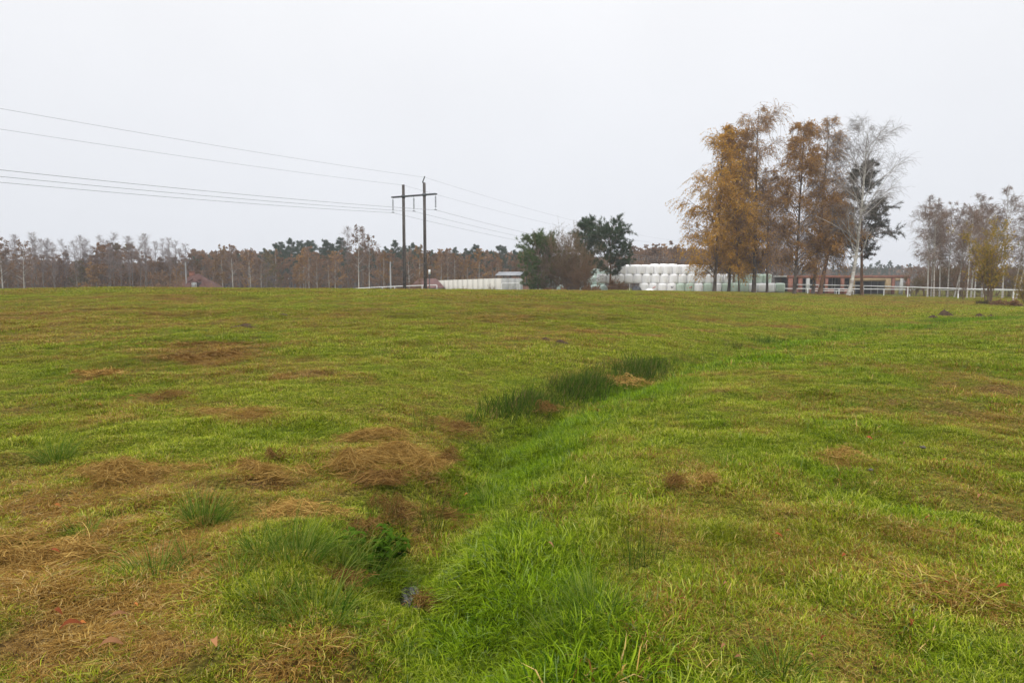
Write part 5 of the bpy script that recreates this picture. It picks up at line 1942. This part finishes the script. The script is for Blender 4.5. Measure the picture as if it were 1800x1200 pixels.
# fallen leaves: (px, py, length px, tone, label)
LV = [(196, 1157, 44, 't', "long pinkish tan fallen leaf near the lower edge beside the thatch"), (382, 1157, 36, 't', "pale pink fallen leaf near the lower edge, under the brown grass"),
      (210, 1101, 30, 't', "pale tan fallen leaf above the long pinkish one"), (126, 1122, 38, 'r', "dark red fallen leaf touching an orange one"), (147, 1116, 14, 'o', "small bright orange leaf at the tip of the dark red leaf"),
      (95, 988, 26, 'r', "red fallen leaf on the hay swath at the edge"), (101, 904, 18, 'o', "orange fallen leaf on the brown thatch below the hay swath"), (101, 1100, 24, 'r', "narrow red leaf above the dark red pair"),
      (510, 1122, 12, 'r', "small red leaf left of the shaggy tussock"), (240, 1082, 12, 'o', "small orange leaf amid the brown thatch"), (965, 977, 24, 't', "pinkish curled leaf lying in the lush grass near the sparse rushes"),
      (836, 992, 14, 'r', "red leaf in the lush grass below the sparse rush clump"), (1098, 882, 13, 'r', "pinkish red leaf on the dry patch of the open field"), (1527, 783, 14, 'r', "red leaf above the dark blue grey stone in the field"),
      (1660, 823, 15, 'r', "dark red leaf on the far side of the open field"), (1590, 792, 10, 't', "pale tan leaf beside the pale flat stone"), (1722, 887, 14, 't', "pinkish leaf on the brown edge of the field"),
      (1632, 925, 16, 'r', "dark red leaf in the middle of the open field"), (1367, 957, 18, 'r', "red leaf on the mown grass in the open field"), (1483, 994, 14, 'r', "red leaf on the brown grass of the open field"),
      (1763, 1050, 24, 'r', "red leaf at the brown patch by the picture edge"), (1662, 1043, 12, 'r', "small red leaf beside the brown patch"), (1600, 1116, 18, 'r', "dark red leaf low in the field near the edge"),
      (1502, 1110, 12, 'r', "small red leaf low in the open field"), (1447, 1145, 16, 'r', "red leaf below the middle of the field"), (1275, 1045, 12, 't', "pinkish leaf by the lush strip low in the field"),
      (1200, 1072, 14, 'r', "reddish leaf next to the spreading tussock"), (1158, 1042, 10, 'o', "orange leaf by the spreading tussock"), (1272, 1160, 20, 't', "tan leaf at the lower edge of the field"), (1296, 1176, 16, 't', "second tan leaf at the lower edge of the field"),
      (232, 706, 10, 'o', "bright orange leaf high on the green slope"), (175, 722, 9, 'o', "orange leaf on the green slope near the dark tussock"), (213, 734, 10, 't', "pale leaf on the green slope above the tussock"), (12, 758, 10, 't', "pale pink leaf at the edge of the slope"),
      (820, 883, 12, 'o', "orange leaf above the bundle of grey stems"), (675, 1110, 13, 'r', "red leaf beside the shaggy tussock"), (1385, 948, 9, 'o', "tiny orange leaf next to the red leaf on mown grass"), (1424, 1175, 12, 't', "tan leaf under the small dark tussock"),
      (1350, 1130, 10, 'r', "tiny red leaf above the small dark tussock"), (585, 932, 9, 'r', "tiny red leaf on the hay behind the drooping tussock")]
lmeshes = {c: [leaf_blade_mesh(1.0, w, cu, M[m]) for w, cu in ((.34, .32), (.42, .4), (.3, .25))] for c, m in (('r', 'leaf_red'), ('t', 'leaf_tan'), ('o', 'leaf_orange'))}
rl_ = np.random.default_rng(23)
for i, (px, py, lp, tone, lab) in enumerate(LV):
    g = ground_at(px, py)
    dist = math.hypot(g[0], g[1])
    o = obj("fallen_leaf", lmeshes[tone][i % 3], None, (g[0], g[1], g[2] + .055 + .01 * (dist > 6)), float(rl_.normal(0, .5)), label=lab, category="leaf", group="fallen leaves on the grass")
    s = lp / FPX * dist * .82
    o.scale = (s, s, s)
    o.rotation_euler[0] = float(rl_.normal(.2, .25))
    o.rotation_euler[1] = float(rl_.normal(0, .15))

# stones and scraps
def stone(px, py, s, mat, label, seed):
    rng = np.random.default_rng(seed)
    n, k = 12, 6
    V = []
    for j in range(k):
        ph = math.pi * (j + .5) / k
        for i in range(n):
            th = 2 * math.pi * i / n
            q = s * (1 + .18 * rng.normal())
            V.append((q * math.sin(ph) * math.cos(th) * 1.3, q * math.sin(ph) * math.sin(th), q * math.cos(ph) * .6))
    V += [(0, 0, s * .62), (0, 0, -s * .6)]
    i = np.arange(n)
    a = Acc()
    F = np.concatenate([np.stack([j * n + i, (j + 1) * n + i, (j + 1) * n + (i + 1) % n, j * n + (i + 1) % n], -1) for j in range(k - 1)])
    T = np.concatenate([np.stack([np.full(n, k * n), i, (i + 1) % n], -1), np.stack([np.full(n, k * n + 1), (k - 1) * n + (i + 1) % n, (k - 1) * n + i], -1)])
    a.add(V, F)
    a.f[3].append(T.astype(np.int32))
    a.m[3].append(np.zeros(2 * n, np.int32))
    near("stone", px, py, a.mesh("stone", M[mat], True), label, "stone", None, s * .25 + .03)


stone(735, 1078, .022, 'stone', "grey stone in the ditch beside the withered plant", 1)
stone(1530, 832, .015, 'stone', "dark blue grey stone half sunk in the open field", 2)
stone(1622, 792, .02, 'stone', "pale flat stone on the far side of the open field", 3)


def molehill(px, py, r, h, label, seed):
    rng = np.random.default_rng(seed)
    n = 15
    g = np.linspace(-1, 1, n)
    X, Y = np.meshgrid(g, g, indexing='ij')
    Z = h * np.exp(-3.0 * (X ** 2 + Y ** 2)) * (.7 + .6 * rng.uniform(0, 1, X.shape)) - .03 + .05 * np.exp(-2 * (X ** 2 + Y ** 2))
    V = np.stack([X * r, Y * r, Z], -1).reshape(-1, 3)
    V[:, :2] += rng.normal(0, r * .03, (len(V), 2))
    i = np.arange(n - 1)[:, None]
    j = np.arange(n - 1)[None]
    F = np.stack([i * n + j, (i + 1) * n + j, (i + 1) * n + j + 1, i * n + j + 1], -1).reshape(-1, 4)
    near("molehill", px, py, Acc().add(V, F).mesh("molehill", M['soil'], True), label, "molehill", "molehills on the meadow")


molehill(1661, 554, .42, .28, "largest dark molehill in front of the reddish young birches", 1)
molehill(1640, 559, .34, .12, "low molehill beside the largest one", 2)
molehill(1722, 556, .3, .14, "molehill below the yellow tree", 3)
molehill(1742, 557, .25, .10, "small molehill farther along below the brambles", 4)
molehill(958, 596, .16, .03, "small dark molehill on the broken line across the slope", 5)
molehill(985, 601, .18, .03, "flat dark molehill at the end of the broken line on the slope", 6)
molehill(497, 554, .3, .03, "dark flat molehill far up the slope below the crest", 7)
molehill(432, 572, .3, .03, "brownish flat molehill on the upper slope", 8)

# open water in the ditch
wx, wy = -.63, 4.02
wz = tz(wx, wy) + .035
a = Acc()
n = 20
an = np.arange(n) * 2 * math.pi / n
rr = 1 + .2 * np.sin(3 * an) + .1 * np.sin(5 * an + 1)
V = np.concatenate([np.stack([np.cos(an) * .05 * rr, np.sin(an) * .14 * rr, np.zeros(n)], -1), [[0, 0, 0]]])
F = np.stack([np.arange(n), (np.arange(n) + 1) % n, np.full(n, n)], -1)
a.add(V, F)
obj("water", a.mesh("water", M['water']), None, (wx, wy, wz), kind="structure", label="small patch of open water in the ditch")

# ------------------------------------------------------------------ damp autumn air
a = Acc()
box(a, -2600, 2600, -2600, 2600, -12, 32)
hz = bpy.data.materials.new("haze")
hz.use_nodes = True
hn, hl = hz.node_tree.nodes, hz.node_tree.links
hn.clear()
ho = hn.new("ShaderNodeOutputMaterial")
hv = hn.new("ShaderNodeVolumePrincipled")
hv.inputs['Color'].default_value = (.92, .95, 1.0, 1)
hv.inputs['Density'].default_value = .0006
hl.new(hv.outputs[0], ho.inputs['Volume'])
obj("haze", a.mesh("haze", hz), kind="stuff", label="thin damp haze over the whole meadow and wood", category="haze")
